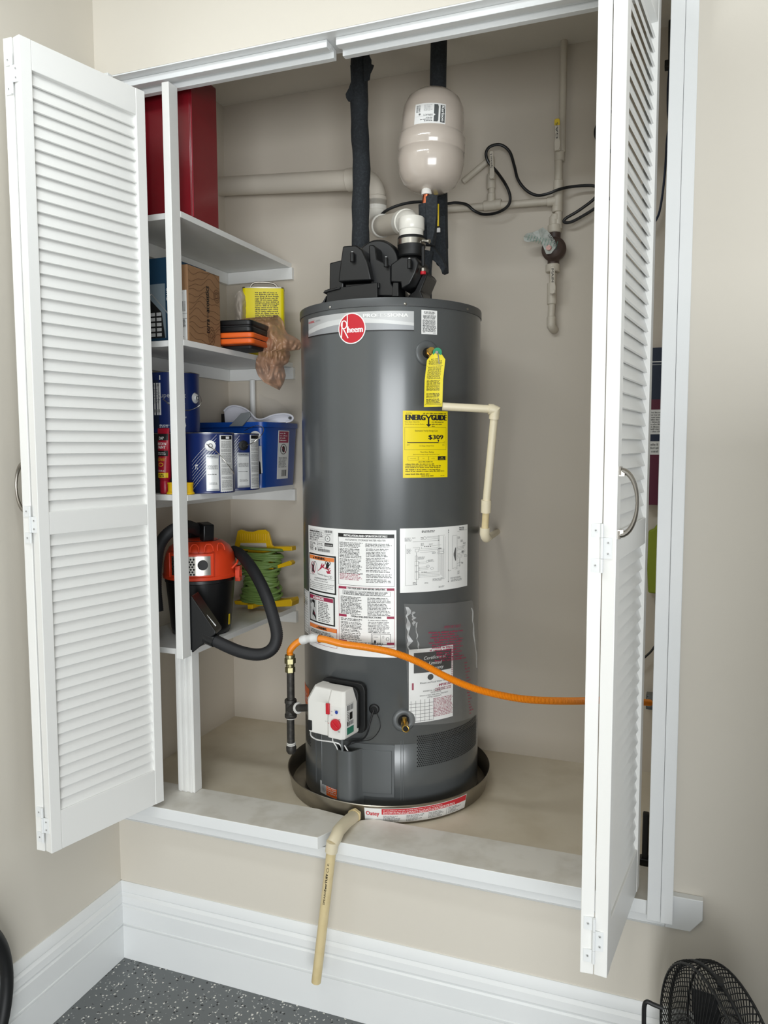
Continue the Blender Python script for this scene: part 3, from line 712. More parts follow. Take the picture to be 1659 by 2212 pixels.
def surf(u, v, off=0, R=HR): t, z = jack(u, v, HX, HY, R); return V(HX+(R+off)*math.sin(t), HY-(R+off)*math.cos(t), z), V(math.sin(t), -math.cos(t), 0), t
# --- inner door panels: a raised curved sheet with pressed ribs, plus the wire channel
def curved_sheet(t0, t1, z0, z1, r0, r1, n=24, mb=None, m=None):
    mb = mb or MB(); vs = []; 
    for i in range(n+1):
        t = t0+(t1-t0)*i/n
        for r, z in ((r0, z0), (r1, z0), (r1, z1), (r0, z1)): vs.append((HX+r*math.sin(t), HY-r*math.cos(t), z))
    fs = []
    for i in range(n):
        a = 4*i
        for k in range(4): fs.append((a+k, a+(k+1) % 4, a+4+(k+1) % 4, a+4+k))
    fs += [(0, 1, 2, 3), tuple(4*n+k for k in (3, 2, 1, 0))]; mb.add(vs, fs, m); return mb
tA = jack(696, 1600)[0]; tB = jack(852, 1601)[0]; zT = jack(800, 1607)[1]; zB = jack(820, 1722)[1]
curved_sheet(tA, tB, zB, zT, HR-.002, HR+.0022).build('access_door', 'jacket_matte', ht, bevel=.0012)
tC = jack(775, 1600)[0]
mb = curved_sheet(tC+.02, tB-.03, zB+.012, zT-.018, HR, HR+.0036); mb.build('door_rib', 'jacket_matte', ht, bevel=.001)
for u in (683, 866, 871): t = jack(u, 1650)[0]; curved_sheet(t-.003, t+.003, zB-.01, zT+.012, HR-.001, HR+.0014, 2).build('jacket_rib', 'jacket_matte', ht)
# wire channel
pc, nc, tc_ = surf(756, 1680); e1 = V(math.cos(tc_), math.sin(tc_), 0)
zc0, zc1 = jack(756, 1731)[1]-.004, jack(756, 1612)[1]
prof = [(-.046, -.004), (-.040, .002), (-.034, .018), (-.026, .034), (-.012, .040), (.012, .040), (.026, .034), (.034, .018), (.040, .002), (.046, -.004)]
inn = [(x*.88, y-.0035) for x, y in prof]
mb = MB(); n_ = len(prof); vs = []
for z in (zc0, zc1):
    for x, y in prof+inn[::-1]: vs.append(pc.xy.to_3d()+e1*x+nc*(y+.001)+V(0, 0, z))
N2 = 2*n_; fs = [(i, (i+1) % N2, N2+(i+1) % N2, N2+i) for i in range(N2)]+[tuple(range(N2))[::-1], tuple(range(N2, 2*N2))]
mb.add(vs, fs); 
mb.add([pc.xy.to_3d()+e1*x+nc*(y+.001)+V(0, 0, zc0+.002) for x, y in inn], [tuple(range(n_))])
mb.build('wire_channel', 'jacket_matte', ht, ang=60)
vsd = [pc.xy.to_3d()+e1*x+nc*(y+.0011)+V(0, 0, zc1-.02) for x, y in inn]
MB().add(vsd, [tuple(range(n_))]).build('channel_shadow', 'dark_hole', ht) if False else None
# --- vent perforations: flat dark hexagons in place of shaded holes, one joined mesh (stuff)
def perf(name, u0, u1, zt0, zt1, dt, dz, skip):
    mb = MB(); t0 = jack(u0, 1600)[0]; t1 = jack(u1, 1600)[0]; nr = int((zt0-zt1)/dz); nc_ = int((t1-t0)*HR/dt)
    for j in range(nr+1):
        for i in range(nc_):
            t = t0+(i+.5*(j % 2))*dt/HR; z = zt0-j*dz
            if skip(t, z) or t > t1: continue
            c = V(HX+HR*math.sin(t), HY-HR*math.cos(t), z); n = V(math.sin(t), -math.cos(t), 0); e = V(math.cos(t), math.sin(t), 0); r = .0024
            mb.add([c+n*.0005+e*(r*math.cos(PI*k/3))+V(0, 0, r*math.sin(PI*k/3)) for k in range(6)], [tuple(range(6))])
    o = mb.build(name, 'dark_hole', ht, smooth=False); o['kind'] = 'stuff'; return o
za, zb_ = jack(960, 1581)[1], jack(960, 1648)[1]
perf('vent_hole', 902, 1029, za, zb_, .0066, .0057, lambda t, z: False)
perf('vent_hole', 661, 672.5, jack(668, 1552)[1], jack(668, 1608)[1], .0066, .0057, lambda t, z: False)
# --- round plastic escutcheons with dark wells
def escut(u, v, r0, r1, name, m='jacket_matte', dz=0):
    p, n, t = surf(u, v, .0); e = V(math.cos(t), math.sin(t), 0); m4 = Matrix.Translation(p) @ Matrix((e, V(0, 0, 1).cross(e)*-1 if False else V(0,0,1).cross(e), n)).transposed().to_4x4()
    m4 = Matrix.Translation(p) @ Matrix((e, V(0, 0, 1), n*1)).transposed().to_4x4()
    o = MB().lathe([(r0+.0005, -.004), (r0, .0022), (r0*.86, .0046), (r1*1.1, .0052), (r1, .0038)], 36, None, m4, cap=False).build(name, m, ht, ang=60)
    MB().lathe([(r1*1.02, .0040), (0, .0036)], 28, 'dark_hole', m4, cap=False).build('well', None, o)
    return p, n, e, m4
pT, nT, eT, mT = escut(922, 763, .036, .0145, 'port_ring')
pD, nD, eD, mD = escut(872, 1556, .034, .0175, 'port_ring')
pW, nW, eW, mW = escut(808.5, 1531.5, .0155, .0085, 'port_ring', 'rubber')
# pressure-relief valve
b = surf(924, 764, .002)[0]; b2 = b+V(.022, -.036, .003)
v_ = MB(); v_.cyl(b, b.lerp(b2, .55), .0105, 16).cyl(b.lerp(b2, .45), b.lerp(b2, .75), .0128, 6).cyl(b.lerp(b2, .7), b2, .0105, 16)
v_.cyl(b2+V(-.003, .006, -.012), b2+V(-.004, .006, -.055), .0085, 14)
rv = v_.build('relief_valve', 'brass', ht, ang=30)
g = at(944.5, 761.4, y=b2.y-.006); MB().cyl(g+V(0, .003, 0), g, .0132, 24).build('valve_cap', 'green_disc', rv)
mb = MB(); mb.tube([g+V(0, -.001, 0), at(946, 764, y=g.y-.006), at(949, 787, y=g.y-.009)], .0016, 8); mb.cyl(g+V(0, -.0005, 0), g+V(0, -.005, 0), .0042, 12); mb.build('valve_lever', 'steel', rv)
# yellow tag hanging from the valve
L = Label(40, 118)
L.greek(10, 12, 30, 15, 1).greek(5, 16, 35, 26, 4, 'ink', .55, .1, True).frame(3, 28, 37, 113, .5, 'ink').greek(5, 30, 35, 58, 12, 'ink', .5, .06).greek(5, 60, 35, 84, 10, 'ink', .5, .06).greek(5, 88, 35, 98, 4, 'ink', .55, .1).greek(5, 100, 35, 111, 4, 'ink', .6, .05)
y_t = g.y+.004; a0, a1, a2 = at(922, 779, y=y_t), at(961.5, 779, y=y_t), at(921, 880, y=y_t)
tagfn = lambda x, y, l: at(924, 764, y=y_t)+V((a1.x-a0.x)*(.5+(x/40-.5)*min(1, .45+y/26)), -.004*math.sin(x/40*PI)-l-.022*min(1, y/60), -(at(924, 764, y=y_t).z-a2.z)*y/118)+V((a2.x-at(924, 764, y=y_t).x)*y/118, 0, 0)
L.build('warning_tag', 'yellow_tag', tagfn, rv, nx=6, ny=8, thick=.0006) if False else None
tg = L.build('warning_tag', 'yellow_tag', tagfn, ht, nx=6, ny=8, label='long yellow paper tag hanging from the relief valve')
# drain cock
b = surf(872, 1556, -.0)[0]; b2 = at(876, 1574, y=b.y-.052)
v_ = MB(); v_.cyl(b, b.lerp(b2, .5), .0095, 16).cyl(b.lerp(b2, .4), b.lerp(b2, .62), .012, 6).cyl(b.lerp(b2, .6), b2, .0108, 20).cyl(b.lerp(b2, .5), b.lerp(b2, .5)+V(0, -.002, .021), .0065, 12)
dc = v_.build('drain_cock', 'brass', ht, ang=30)
dn = (b2-b).normalized(); MB().cyl(b2-dn*.001, b2+dn*.0008, .0075, 18, 'dark_hole').build('cock_mouth', None, dc)
mb = MB().tube(arc(b2+dn*.001, .0098, 0, 2*PI, V(1, 0, 0), dn.cross(V(1, 0, 0)).normalized(), 20), .0017, 8); mb.build('cock_rim', 'brass', dc)
# --- gas control box (white)
cb = at(734, 1527, y=.135); tb_ = math.atan2(cb.x-HX, -(cb.y-HY)); nb = V(math.sin(tb_), -math.cos(tb_), 0); eb = V(math.cos(tb_), math.sin(tb_), 0)
pb = V(HX, HY, cb.z)+nb*(HR+.001)
mC = Matrix.Translation(pb) @ Matrix((eb, V(0, 0, 1), nb)).transposed().to_4x4()   # local x right, y up, z out
def rbox(mb, x0, x1, y0, y1, z0, z1, c, m=None, M4=None, taper=0):
    pts = []
    for cx, cy, a in ((x1-c, y1-c, 0), (x0+c, y1-c, 90), (x0+c, y0+c, 180), (x1-c, y0+c, 270)):
        for k in range(4): t = math.radians(a+30*k); pts.append((cx+c*math.cos(t), cy+c*math.sin(t)))
    cx, cy = (x0+x1)/2, (y0+y1)/2; n = len(pts)
    vs = [(x, y, z0) for x, y in pts]+[(cx+(x-cx)*(1-taper), cy+(y-cy)*(1-taper), z1) for x, y in pts]
    return mb.add(vs, [tuple(range(n))[::-1], tuple(range(n, 2*n))]+[(i, (i+1) % n, n+(i+1) % n, n+i) for i in range(n)], m, M4)
gb = MB(); rbox(gb, -.068, .084, -.070, .080, 0, .016, .02, None, mC); rbox(gb, -.055, .070, -.06, .07, .012, .03, .02, None, mC); gb.build('gasket_plate', 'rubber', ht, bevel=.002)
cv = MB()
prof = [(-.078, .020), (-.078, .075), (-.066, .088), (.004, .090), (.012, .098), (.056, .098), (.066, .090), (.066, .020)]
zz = [-.062, -.058, .036, .068]   # lower / upper levels; upper tapers back
vs = []
for k, (y, sc, zz_) in enumerate(((-.066, .94, 1), (-.060, 1, 1), (.030, 1, 1), (.068, .80, .72), (.070, .78, .5))):
    for x, z in prof: vs.append((x*sc, y, .018+(z-.018)*zz_))
n = len(prof); fs = []
for k in range(4):
    for i in range(n): j = (i+1) % n; fs.append((k*n+i, k*n+j, (k+1)*n+j, (k+1)*n+i))
fs += [tuple(range(n))[::-1], tuple(4*n+i for i in range(n))]
cv.add(vs, fs, None, mC); cbx = cv.build('gas_control', 'white_plastic', ht, bevel=.003, ang=30)
mb = MB(); mb.cyl(mC @ V(.040, -.022, .098), mC @ V(.040, -.022, .106), .0165, 28); mb.box((-.002, -.013, .106), (.002, .013, .1085), None, mC @ Matrix.Translation((.040, -.022, 0)) @ Matrix.Rotation(.9, 4, 'Z')); mb.build('control_knob', 'logo_red', cbx, bevel=.001)
MB().box((.006, .004, .097), (.018, .036, .1035), None, mC).build('control_switch', 'logo_red', cbx, bevel=.0015)
MB().cyl(mC @ V(.041, .014, .098), mC @ V(.041, .014, .1), .0048, 14).build('indicator_light', 'ink_blue', cbx)
L = Label(100, 100); L.text('STATUS', 41+20, 28, 3, 'ink_grey', anchor='c').text('ON', 42, 33, 2.6, 'ink_grey').text('OFF', 42, 44, 2.6, 'ink_grey').greek(68, 50, 76, 58, 2, 'ink_grey').greek(66, 84, 74, 90, 2, 'ink_grey').rect(30, 68, 36, 69, 'logo_red').text('PILOT', 22, 66, 2.6, 'ink_grey')
L.build('control_print', None, plane_fn(mC @ V(-.020, .046, .0985), eb, V(0, 0, -1), .10, .10, 100, 100), cbx, sheet=False, print_name='print')
L = Label(30, 100); L.rect(1, 76, 29, 99, 'ink_teal', 1).rect(12, 28, 24, 52, 'ink', 2).bars(2, 2, 28, 20, 'ink', 18).bars(2, 56, 28, 70, 'ink', 14).greek(3, 22, 12, 72, 9, 'ink')
L.build('control_sticker', 'paper', plane_fn(mC @ V(.0665, .034, .086), -nb, V(0, 0, -1), .038, .088, 30, 100), cbx, nx=2)
mb = MB(); mb.box((-.067, -.060, .068), (-.053, -.030, .092), None, mC); mb.build('plug', 'rubber', cbx, bevel=.002)
mb = MB()
for x in (-.028, -.016, -.004): rbox(mb, x-.005, x+.005, -.078, -.062, .045, .06, .002, None, mC)
mb.build('terminal', 'white_plastic', cbx)
# wires from box into the channel and to the port
def wire(pts, r, m, name='wire', par=None): return MB().tube(smooth_path(pts, 6), r, 8, m).build(name, m, par or ht)
P_ = lambda u, v, o: surf(u, v, o)[0]
wire([mC @ V(-.060, -.058, .085), P_(700, 1580, .05), P_(712, 1588, .05), P_(735, 1592, .045), P_(748, 1600, .035), P_(752, 1620, .03)], .0022, 'paper_white')
wire([mC @ V(-.004, -.078, .052), P_(738, 1590, .045), P_(743, 1604, .04), P_(744, 1620, .03)], .0018, 'paper_white')
wire([mC @ V(.030, -.066, .052), P_(755, 1595, .045), P_(753, 1620, .035)], .0036, 'flex_grey', 'flexible_lead')
wire([P_(758, 1600, .04), P_(761, 1610, .035), P_(763, 1620, .025)], .0019, 'paper_white')
wire([P_(808, 1533, .003), P_(803, 1555, .022), P_(797, 1580, .024), P_(783, 1595, .018), P_(766, 1597, .018), P_(758, 1606, .02)], .0026, 'cable')
wire([P_(810, 1533, .003), P_(822, 1550, .022), P_(822, 1570, .024), P_(805, 1592, .018), P_(780, 1598, .014), P_(760, 1604, .02)], .0014, 'cable')
# ------------------------------------------------------------------ blower on top of the heater
bl = thing('vent_blower', 'black plastic vent blower housing on top of the water heater', 'blower', (-.12, .36, HZ1+.006))
zt = HZ1+.0005
def bt(u, v, y):
    p = at(u, v, y=y); p.z = max(p.z, HZ1+.0015); return p
mb = MB()
yf = .235
x0, x1 = bt(703, 640, yf).x, bt(815, 640, yf).x; zk = bt(750, 618, yf).z
mb.prism([(x0-.0, zt+.001), (x1, zt+.001), (x1, zk+.004), (x0+.006, zk-.004)], yf, yf+.20, 'y')
mb.prism([(x0+.0, zk-.008), (x0+.05, zk-.001), (x0+.05, zk-.007), (x0-.006, zk-.016)], yf-.006, yf+.1, 'y')
mb.prism([(x0-.026, zt+.002), (x0-.008, zt+.012), (x0+.004, zt+.03), (x0+.004, zt+.024), (x0-.004, zt+.008), (x0+.004, zt+.002)], yf-.004, yf+.02, 'y')
mb.build('blower_base', 'black_plastic', bl, bevel=.003)
a, b = bt(709, 568, .26), bt(742, 620, .26)
MB().prism([(a.x+.002, b.z-.01), (b.x, b.z-.01), (b.x, a.z+.006), (a.x+.004, a.z)], .26, .36, 'y').build('connector_box', 'black_plastic', bl, bevel=.004)
f = lambda u, v: (bt(u, v, .225).x, bt(u, v, .225).z)
MB().prism([f(731, 609), f(803, 605), f(795, 567), f(783, 540), f(770, 530), f(741, 532), f(737, 560)], .222, .33, 'y').build('front_cover', 'black_plastic', bl, bevel=.004)
MB().prism([f(742, 612), f(815, 608), f(815, 620), f(742, 622)], .24, .33, 'y').build('cover_base', 'black_plastic', bl, bevel=.002)
c = bt(812, 566, .30)
MB().lathe([(.070, 0), (.074, .006), (.074, .075), (.068, .085), (0, .085)], 40, None, frame((c.x, .385, c.z-.006), (1, 0, 0), (0, -1, 0)) ).build('fan_volute', 'black_plastic', bl, bevel=.002)
f2 = lambda u, v: (bt(u, v, .25).x, bt(u, v, .25).z)
MB().prism([f2(803, 640), f2(862, 640), f2(845, 612), f2(845, 575), f2(814, 560), f2(812, 534), f2(806, 528), f2(796, 530)], .248, .40, 'y').build('blower_body', 'black_plastic', bl, bevel=.004)
MB().prism([f2(845, 610), f2(866, 611), f2(868, 626), f2(887, 614), f2(899, 590), f2(906, 568), f2(900, 556), f2(868, 556), f2(845, 572)], .244, .35, 'y').build('outlet_housing', 'black_plastic', bl, bevel=.004)
MB().prism([f2(852, 612), f2(864, 612), f2(864, 642), f2(850, 642)], .236, .30, 'y').build('housing_foot', 'black_plastic', bl, bevel=.002)
MB().prism([f2(866, 642), f2(872, 630), f2(884, 620), f2(905, 575), f2(912, 585), f2(897, 622), f2(905, 642)], .30, .40, 'y').build('outlet_bracket', 'black_plastic', bl, bevel=.003)
for u, v, y in ((761, 555, .222), (834, 566, .246), (884.5, 569, .242)):
    p = bt(u, v, y-.008); o = MB().tube([p-V(0, 0, .014), p+V(0, 0, .010), p+V(0, 0, .013)], .0065, 14, rad=lambda i: (.0065, .0065, .0045)[i]).build('rubber_mount', 'rubber', bl)
    MB().cyl(p+V(0, 0, .0128), p+V(0, 0, .0148), .0032, 10).build('mount_tip', 'paper_white', o)
# outlet coupling
pc_ = bt(889, 548, .325); ob = MB().lathe([(.036, -.012), (.039, -.008), (.039, .012), (.0415, .016), (.0415, .044), (.039, .048), (.030, .048)], 36, None, Matrix.Translation((pc_.x, pc_.y, pc_.z)), cap=False).build('rubber_coupling', 'rubber', bl)
MB().lathe([(.0419, .022), (.0425, .0225), (.0425, .0385), (.0419, .039)], 40, None, Matrix.Translation(pc_), cap=False).build('hose_clamp', 'steel', bl)
mb = MB(); s_ = pc_+V(.040, -.018, .030); mb.cyl(s_, s_+V(.022, -.006, -.006), .0045, 12).cyl(s_+V(.018, -.006, -.005), s_+V(.024, -.007, -.0065), .007, 12); mb.build('clamp_screw', 'steel', bl)
p = bt(914, 575, .27); mb = MB().cyl(p, p+V(0, 0, .055), .005, 10).build('thermal_probe', 'rubber', bl)
p = bt(914, 586, .268); MB().cyl(p-V(0, 0, .001), p+V(0, 0, .008), .0085, 14, 'steel').cyl(p-V(0, 0, .009), p, .0085, 14, 'gauge_red').build('probe_tip', None, bl)

# ------------------------------------------------------------------ white vent pipe
vp = thing('vent_pipe', 'white plastic vent pipe rising from the blower and running left along the back wall', 'vent pipe', (pc_.x, pc_.y, pc_.z+.05))
R2 = .0335; RH = .0385
o = V(pc_.x, pc_.y, 0); z1 = pc_.z+.0485; zA = at(889, 478, y=.325).z
A = V(pc_.x, pc_.y, zA); 
Bk = at(812, 497, y=.655); Bk.z = A.z-.02+.0; Bk = V(at(812, 490, y=.66).x, .66, at(812, 490, y=.66).z)
dirh = (Bk-A).normalized()
mb = MB(); mb.tube([V(A.x, A.y, z1), V(A.x, A.y, z1+.02)], RH-.0045, 28)
mb.tube([V(A.x, A.y, z1+.018), V(A.x, A.y, z1+.021), V(A.x, A.y, z1+.052), V(A.x, A.y, z1+.055)], RH, 28, rad=lambda i: (RH-.002, RH, RH, RH-.002)[i])
rb = .052
path = [V(A.x, A.y, z1+.05)]
c0 = V(A.x, A.y, zA-rb)
for i in range(11):
    t = i/10*PI/2; path.append(c0+V(0, 0, rb*math.sin(t))+dirh*(rb*(1-math.cos(t))))
mb.tube(path, R2+.002, 28); q = path[-1]
mb.tube([q, q+dirh*.003, q+dirh*.036, q+dirh*.038], RH, 28, rad=lambda i: (RH-.003, RH, RH, RH-.002)[i])
mb.build('elbow', 'pvc', vp, ang=40)
e_ = Bk-dirh*.052
MB().cyl(q+dirh*.03, e_, R2, 28).build('pipe_run', 'pvc_wall', vp)
L = Label(60, 10); L.text('No. 1 Vent', 2, 8, 7, 'ink_grey', w=40)
mb = MB(); mb.tube([e_-dirh*.036, e_-dirh*.034, e_-dirh*.002, e_], RH, 28, rad=lambda i: (RH-.002, RH, RH, RH-.002)[i])
c0 = e_; path = [e_]
for i in range(11):
    t = i/10*PI/2; path.append(e_+dirh*(rb*math.sin(t))+V(0, 0, rb*(1-math.cos(t))))
mb.tube(path, R2+.002, 28); q2 = path[-1]
E1 = at(818, 440, y=.70); zc_ = at(818, 438, y=q2.y).z
mb.tube([q2, q2+V(0, 0, .002), q2+V(0, 0, .034), q2+V(0, 0, .036)], RH, 28, rad=lambda i: (RH-.002, RH, RH, RH-.002)[i])
mb.build('elbow', 'pvc', vp, ang=40)
# riser to the wall elbow
wl = at(640, 397, y=.715); zH = wl.z
up0 = q2+V(0, 0, .03); up1 = V(q2.x, q2.y, zH-.075)
yH = q2.y
zH = at(700, 396, y=yH).z
up1 = V(q2.x, q2.y, zH-.07)
MB().cyl(up0, up1+V(0, 0, .01), R2, 28).build('pipe_riser', 'pvc', vp)
mb = MB(); mb.tube([up1-V(0, 0, .034), up1-V(0, 0, .032), up1-V(0, 0, .002), up1], RH, 28, rad=lambda i: (RH-.002, RH, RH, RH-.002)[i])
path = [up1+V(-.07*(1-math.cos(i/12*PI/2)), 0, .07*math.sin(i/12*PI/2)) for i in range(13)]
mb.tube(path, R2+.002, 28); q3 = path[-1]; mb.tube([q3, q3+V(-.002, 0, 0), q3+V(-.034, 0, 0), q3+V(-.036, 0, 0)], RH, 28, rad=lambda i: (RH-.002, RH, RH, RH-.002)[i])
mb.build('elbow', 'pvc_wall', vp, ang=40)
wl = at(472, 403, y=.742); wl = q3+(wl-q3)*((q3.x+.8125)/(q3.x-wl.x))
MB().cyl(q3+V(-.03, 0, 0), wl, R2+.001, 28).build('pipe_run', 'pvc_wall', vp)

# ================================================================== INSULATED WATER PIPES, EXPANSION TANK
def spath(pix, y=None, n=8):
    """smooth curve through [(u, v, depth y), ...]"""
    return smooth_path([at(u, v, y=(yy[0] if yy else y)) for u, v, *yy in pix], n)
# left foam pipe
yA = .50
fp = thing('insulated_pipe', 'tall black foam-wrapped water pipe left of the tank, torn at the top', 'pipe', (at(779, 540, y=yA).x, yA, HZ1+.002))
pts = [V(at(779, 530, y=yA).x, yA, HZ1+.003), at(779, 530, y=yA), at(779, 440, y=yA), at(781, 360, y=yA), at(777, 280, y=yA), at(776, 200, y=yA), at(777, 130, y=yA)]
top = at(776, 108, y=yA); pts.append(V(top.x, yA, ZC-.001)); 
MB().tube(resample(smooth_path(pts, 6), .03), .0285, 20, rad=lambda i: .0285+.0012*math.sin(i*1.7)).build('foam_sleeve', 'foam', fp)
def flap(name, pix, y, th, parent, m='foam', bend=0):
    P3 = [at(u, v, y=y) for u, v in pix]; n = len(P3); d = V(.15, 1, 0).normalized()*th
    mb = MB(); mb.add(P3+[p+d for p in P3], [tuple(range(n)), tuple(range(2*n-1, n-1, -1))]+[(i, n+i, n+(i+1) % n, (i+1) % n) for i in range(n)])
    return mb.build(name, m, parent, bevel=.0015, smooth=False)
flap('foam_flap', [(756, 140), (763, 142), (763, 180), (762, 212), (758, 218), (752, 219), (747, 211), (746, 203), (753, 190), (758, 175)], yA-.026, .006, fp)
flap('foam_flap', [(784, 116), (796, 118), (801, 128), (801, 138), (807, 140), (803, 150), (799, 158), (797, 172), (786, 176)], yA-.030, .006, fp)
MB().tube([V(top.x+.004, yA, ZC-.05), V(top.x+.004, yA, ZC-.001)], .0315, 18).build('foam_collar', 'foam', fp)
# right foam pipe from the ceiling, behind the expansion tank
yB = .56
fq = thing('insulated_pipe', 'black foam-wrapped water pipe coming from the ceiling behind the expansion tank', 'pipe', (at(945, 420, y=yB).x, yB, HZ1+.3))
tp = at(948, 98, y=yB)
pts = [V(tp.x, yB, ZC-.001), tp, at(946, 200, y=yB), at(946, 330, y=yB), at(949, 420, y=yB), at(950, 500, y=yB-.02), at(951, 545, y=yB-.03)]
pts = [Vector(p) for p in pts]; pts[1] = V(tp.x, yB, ZC-.03)
MB().tube(resample(smooth_path(pts, 6), .04), .0262, 20).build('foam_sleeve', 'foam', fq)
flap('foam_flap', [(940, 470), (961, 465), (962, 520), (963, 552), (964, 588), (955, 592), (951, 578), (943, 572), (938, 560)], .50, .02, fq)
o = MB().box((-.0075, -.0035, 0), (.0075, .0015, .068)).build('warning_sticker', 'ink_yellow', fq); o.matrix_world = frame(at(943.5, 489, y=.497)-V(0, .0, 0), (1, .1, 0), (.02, 0, 1))
L = Label(14, 60); L.text('DANGER', 10, 50, 6.5, 'ink', w=34, rot=-PI/2)
L.build('print', None, plane_fn(at(938.5, 440, y=.4925), (1, .1, 0), (0, 0, -1), .015, .06, 14, 60), fq, sheet=False)
MB().box((-.011, -.005, -.008), (.011, .003, .006)).build('valve_handle', 'paper_white', fq, loc=at(944, 497, y=.494), bevel=.002)
# lower right foam pipe on the heater, leaning with the copper tee
fr = thing('insulated_pipe', 'short black foam-wrapped pipe on the heater top, right of the blower', 'pipe', (at(916, 640, y=.42).x, .42, HZ1+.002))
b0 = at(914, 620, y=.42); 
MB().tube(resample(smooth_path([V(b0.x, .42, HZ1+.0018), b0, at(914, 575, y=.42), at(920, 530, y=.415)], 6), .03), .027, 20).build('foam_sleeve', 'foam', fr)
MB().tube(resample(smooth_path([at(921, 530, y=.40), at(924, 490, y=.395), at(925, 455, y=.39), at(923, 436, y=.385)], 6), .03), .026, 20, rad=lambda i: (.026, .0285, .0285, .0285, .0275, .026, .02, .02)[min(i, 7)]).build('foam_sleeve', 'foam', fr)
flap('foam_flap', [(919, 424), (932, 419), (944, 422), (943, 460), (938, 500), (932, 526), (922, 520)], .352, .008, fr)
flap('foam_flap', [(930, 528), (941, 540), (955, 560), (962, 578), (956, 590), (945, 570), (932, 560), (928, 545)], .43, .02, fr)
c0 = at(918, 432, y=.375); c1 = at(921.5, 418, y=.372)
MB().cyl(c0-V(0, 0, .015), c1, .010, 16).build('copper_tee', 'copper', fr)
# expansion tank
ty = .40
sc_ = ((at(932, 308, y=ty)-CAM).dot(fwd))/F
tr = .5*146*sc_*.985
tc_p = at(921, 415, y=.372)
et = thing('expansion_tank', 'beige steel expansion tank with a white sticker, hanging above the heater', 'expansion tank', tuple(tc_p))
zb = at(926, 419, y=.40).z+.004; ztop = at(936, 197, y=.42).z-.008; H = ztop-zb
tx = at(931.5, 320, y=ty).x
prof = [(.0001, 0), (.03, .001), (.06, .008), (.085, .024), (.1, .050), (.107, .085), (.107, .372*H), (.1045, .382*H), (.1045, .395*H), (.107, .405*H), (.107, .53*H), (.1035, .545*H), (.102, .56*H), (.0995, .74*H), (.096, .83*H), (.084, .915*H), (.06, .977*H), (.03, .997*H), (.0001, H)]
lean = V(.045, .03, 1).normalized()
k_ = tr/.107
T_ = frame((tx-.006, ty, zb), (1, 0, -.045), lean)
prof = [(r*k_, z) for r, z in prof]
MB().lathe(prof, 56, None, T_).build('shell', 'tank_paint', et, ang=50)
bt_ = T_ @ V(-.012, -.012, 0)
MB().tube([c1+V(0, 0, -.004), c1+V(0, 0, .001), T_ @ V(-.008, -.01, .010)], .0135, 16, rad=lambda i: (.0155, .0155, .013)[i]).build('threaded_neck', 'ptfe', et)
MB().lathe([(.034, H*.992), (.034, H*1.004), (.026, H*1.02), (0, H*1.022)], 24, None, T_).build('valve_cap', 'ink_blue', et)
L = Label(78, 50)
for x0, x1, ya, yb in ((49, 60, 3, 46), (64.5, 76, 4, 47)):
    for k in range(6): L.rect(x0, ya+(yb-ya)*k/6, x1, ya+(yb-ya)*(k+1)/6, 'jacket_matte', 1, nx=4)
L.poly([(58, 3), (60.5, 3), (60.5, 10)], 'paper_white', 2).poly([(58, 46.2), (60.5, 46.2), (60.5, 41)], 'paper_white', 2).poly([(48.8, 26), (53, 29), (48.8, 32)], 'paper_white', 2)
L.text('Karlson', 67.5, 6, 7, 'ink_white', w=38, rot=PI/2, bold=.8, lay=5)
L.greek(4, 4, 15, 22, 6, 'ink_grey', .7, .02).greek(24, 4, 47, 20, 6, 'ink_faint', .6, .4).text('1896471', 22+24, 27.5, 4.8, 'ink_grey', w=22, rot=PI).ell(13.5, 27, 2.6, 2.6, 'ink_grey', 1).greek(3, 32, 45, 33, 1, 'ink_faint')
L.greek(30, 35, 46, 38, 1, 'ink', .6).greek(16, 39, 46, 42, 1, 'ink', .6, .05).greek(26, 43, 46, 46, 1, 'ink', .6, .05)
def tank_fn(x, y, l):
    hz = .755-.195*(y/50); rr = None
    z = H*hz
    for (r0, z0), (r1, z1_) in zip(prof, prof[1:]):
        if z0 <= z <= z1_: rr = r0+(r1-r0)*(z-z0)/(z1_-z0); break
    t = -.58+(x/78)*.98; dxy = math.atan2(.8624-tx, 1.94+ty)
    t += dxy
    return T_ @ V((rr+l)*math.sin(t), -(rr+l)*math.cos(t), z)
L.build('tank_sticker', 'paper_white', tank_fn, et, nx=16, ny=10, lift=.001)
# ================================================================== WALL PIPES AND VALVES (painted with the wall)
yw = .752
wp = thing('water_piping', 'painted plastic water piping running up the back wall to the ceiling', 'pipe', tuple(at(1196, 700, y=yw)))
def seg(a, b, r, name='pipe_run', m='painted_pipe', par=None): return MB().cyl(a, b, r, 18).build(name, m, par or wp)
def hub(p, d, L_, r, name='coupling', m='painted_pipe', par=None):
    d = Vector(d).normalized(); p = Vector(p)
    return MB().tube([p-d*L_/2, p-d*(L_/2-.002), p+d*(L_/2-.002), p+d*L_/2], r, 20, rad=lambda i: (r-.002, r, r, r-.002)[i]).build(name, m, par or wp)
W_ = lambda u, v, y=yw: at(u, v, y=y)
pt = W_(1220, 115); 
seg(V(W_(1216, 230).x, yw, ZC), V(W_(1214, 300).x, yw, W_(1210, 330).z), .0112)
a, b = W_(1207, 340), W_(1206, 495)
seg(a, b, .0125); seg(V(W_(1216, 230).x, yw, W_(1210, 330).z+.01), a, .0118)
hub(W_(1209, 338), (0, 0, 1), .03, .0165); hub(W_(1206, 405), (0, 0, 1), .045, .0158); hub(W_(1205, 432), (0, 0, 1), .075, .0165, 'tee'); hub(W_(1204, 452), (0, 0, 1), .02, .0175)
t1 = W_(1205, 434)
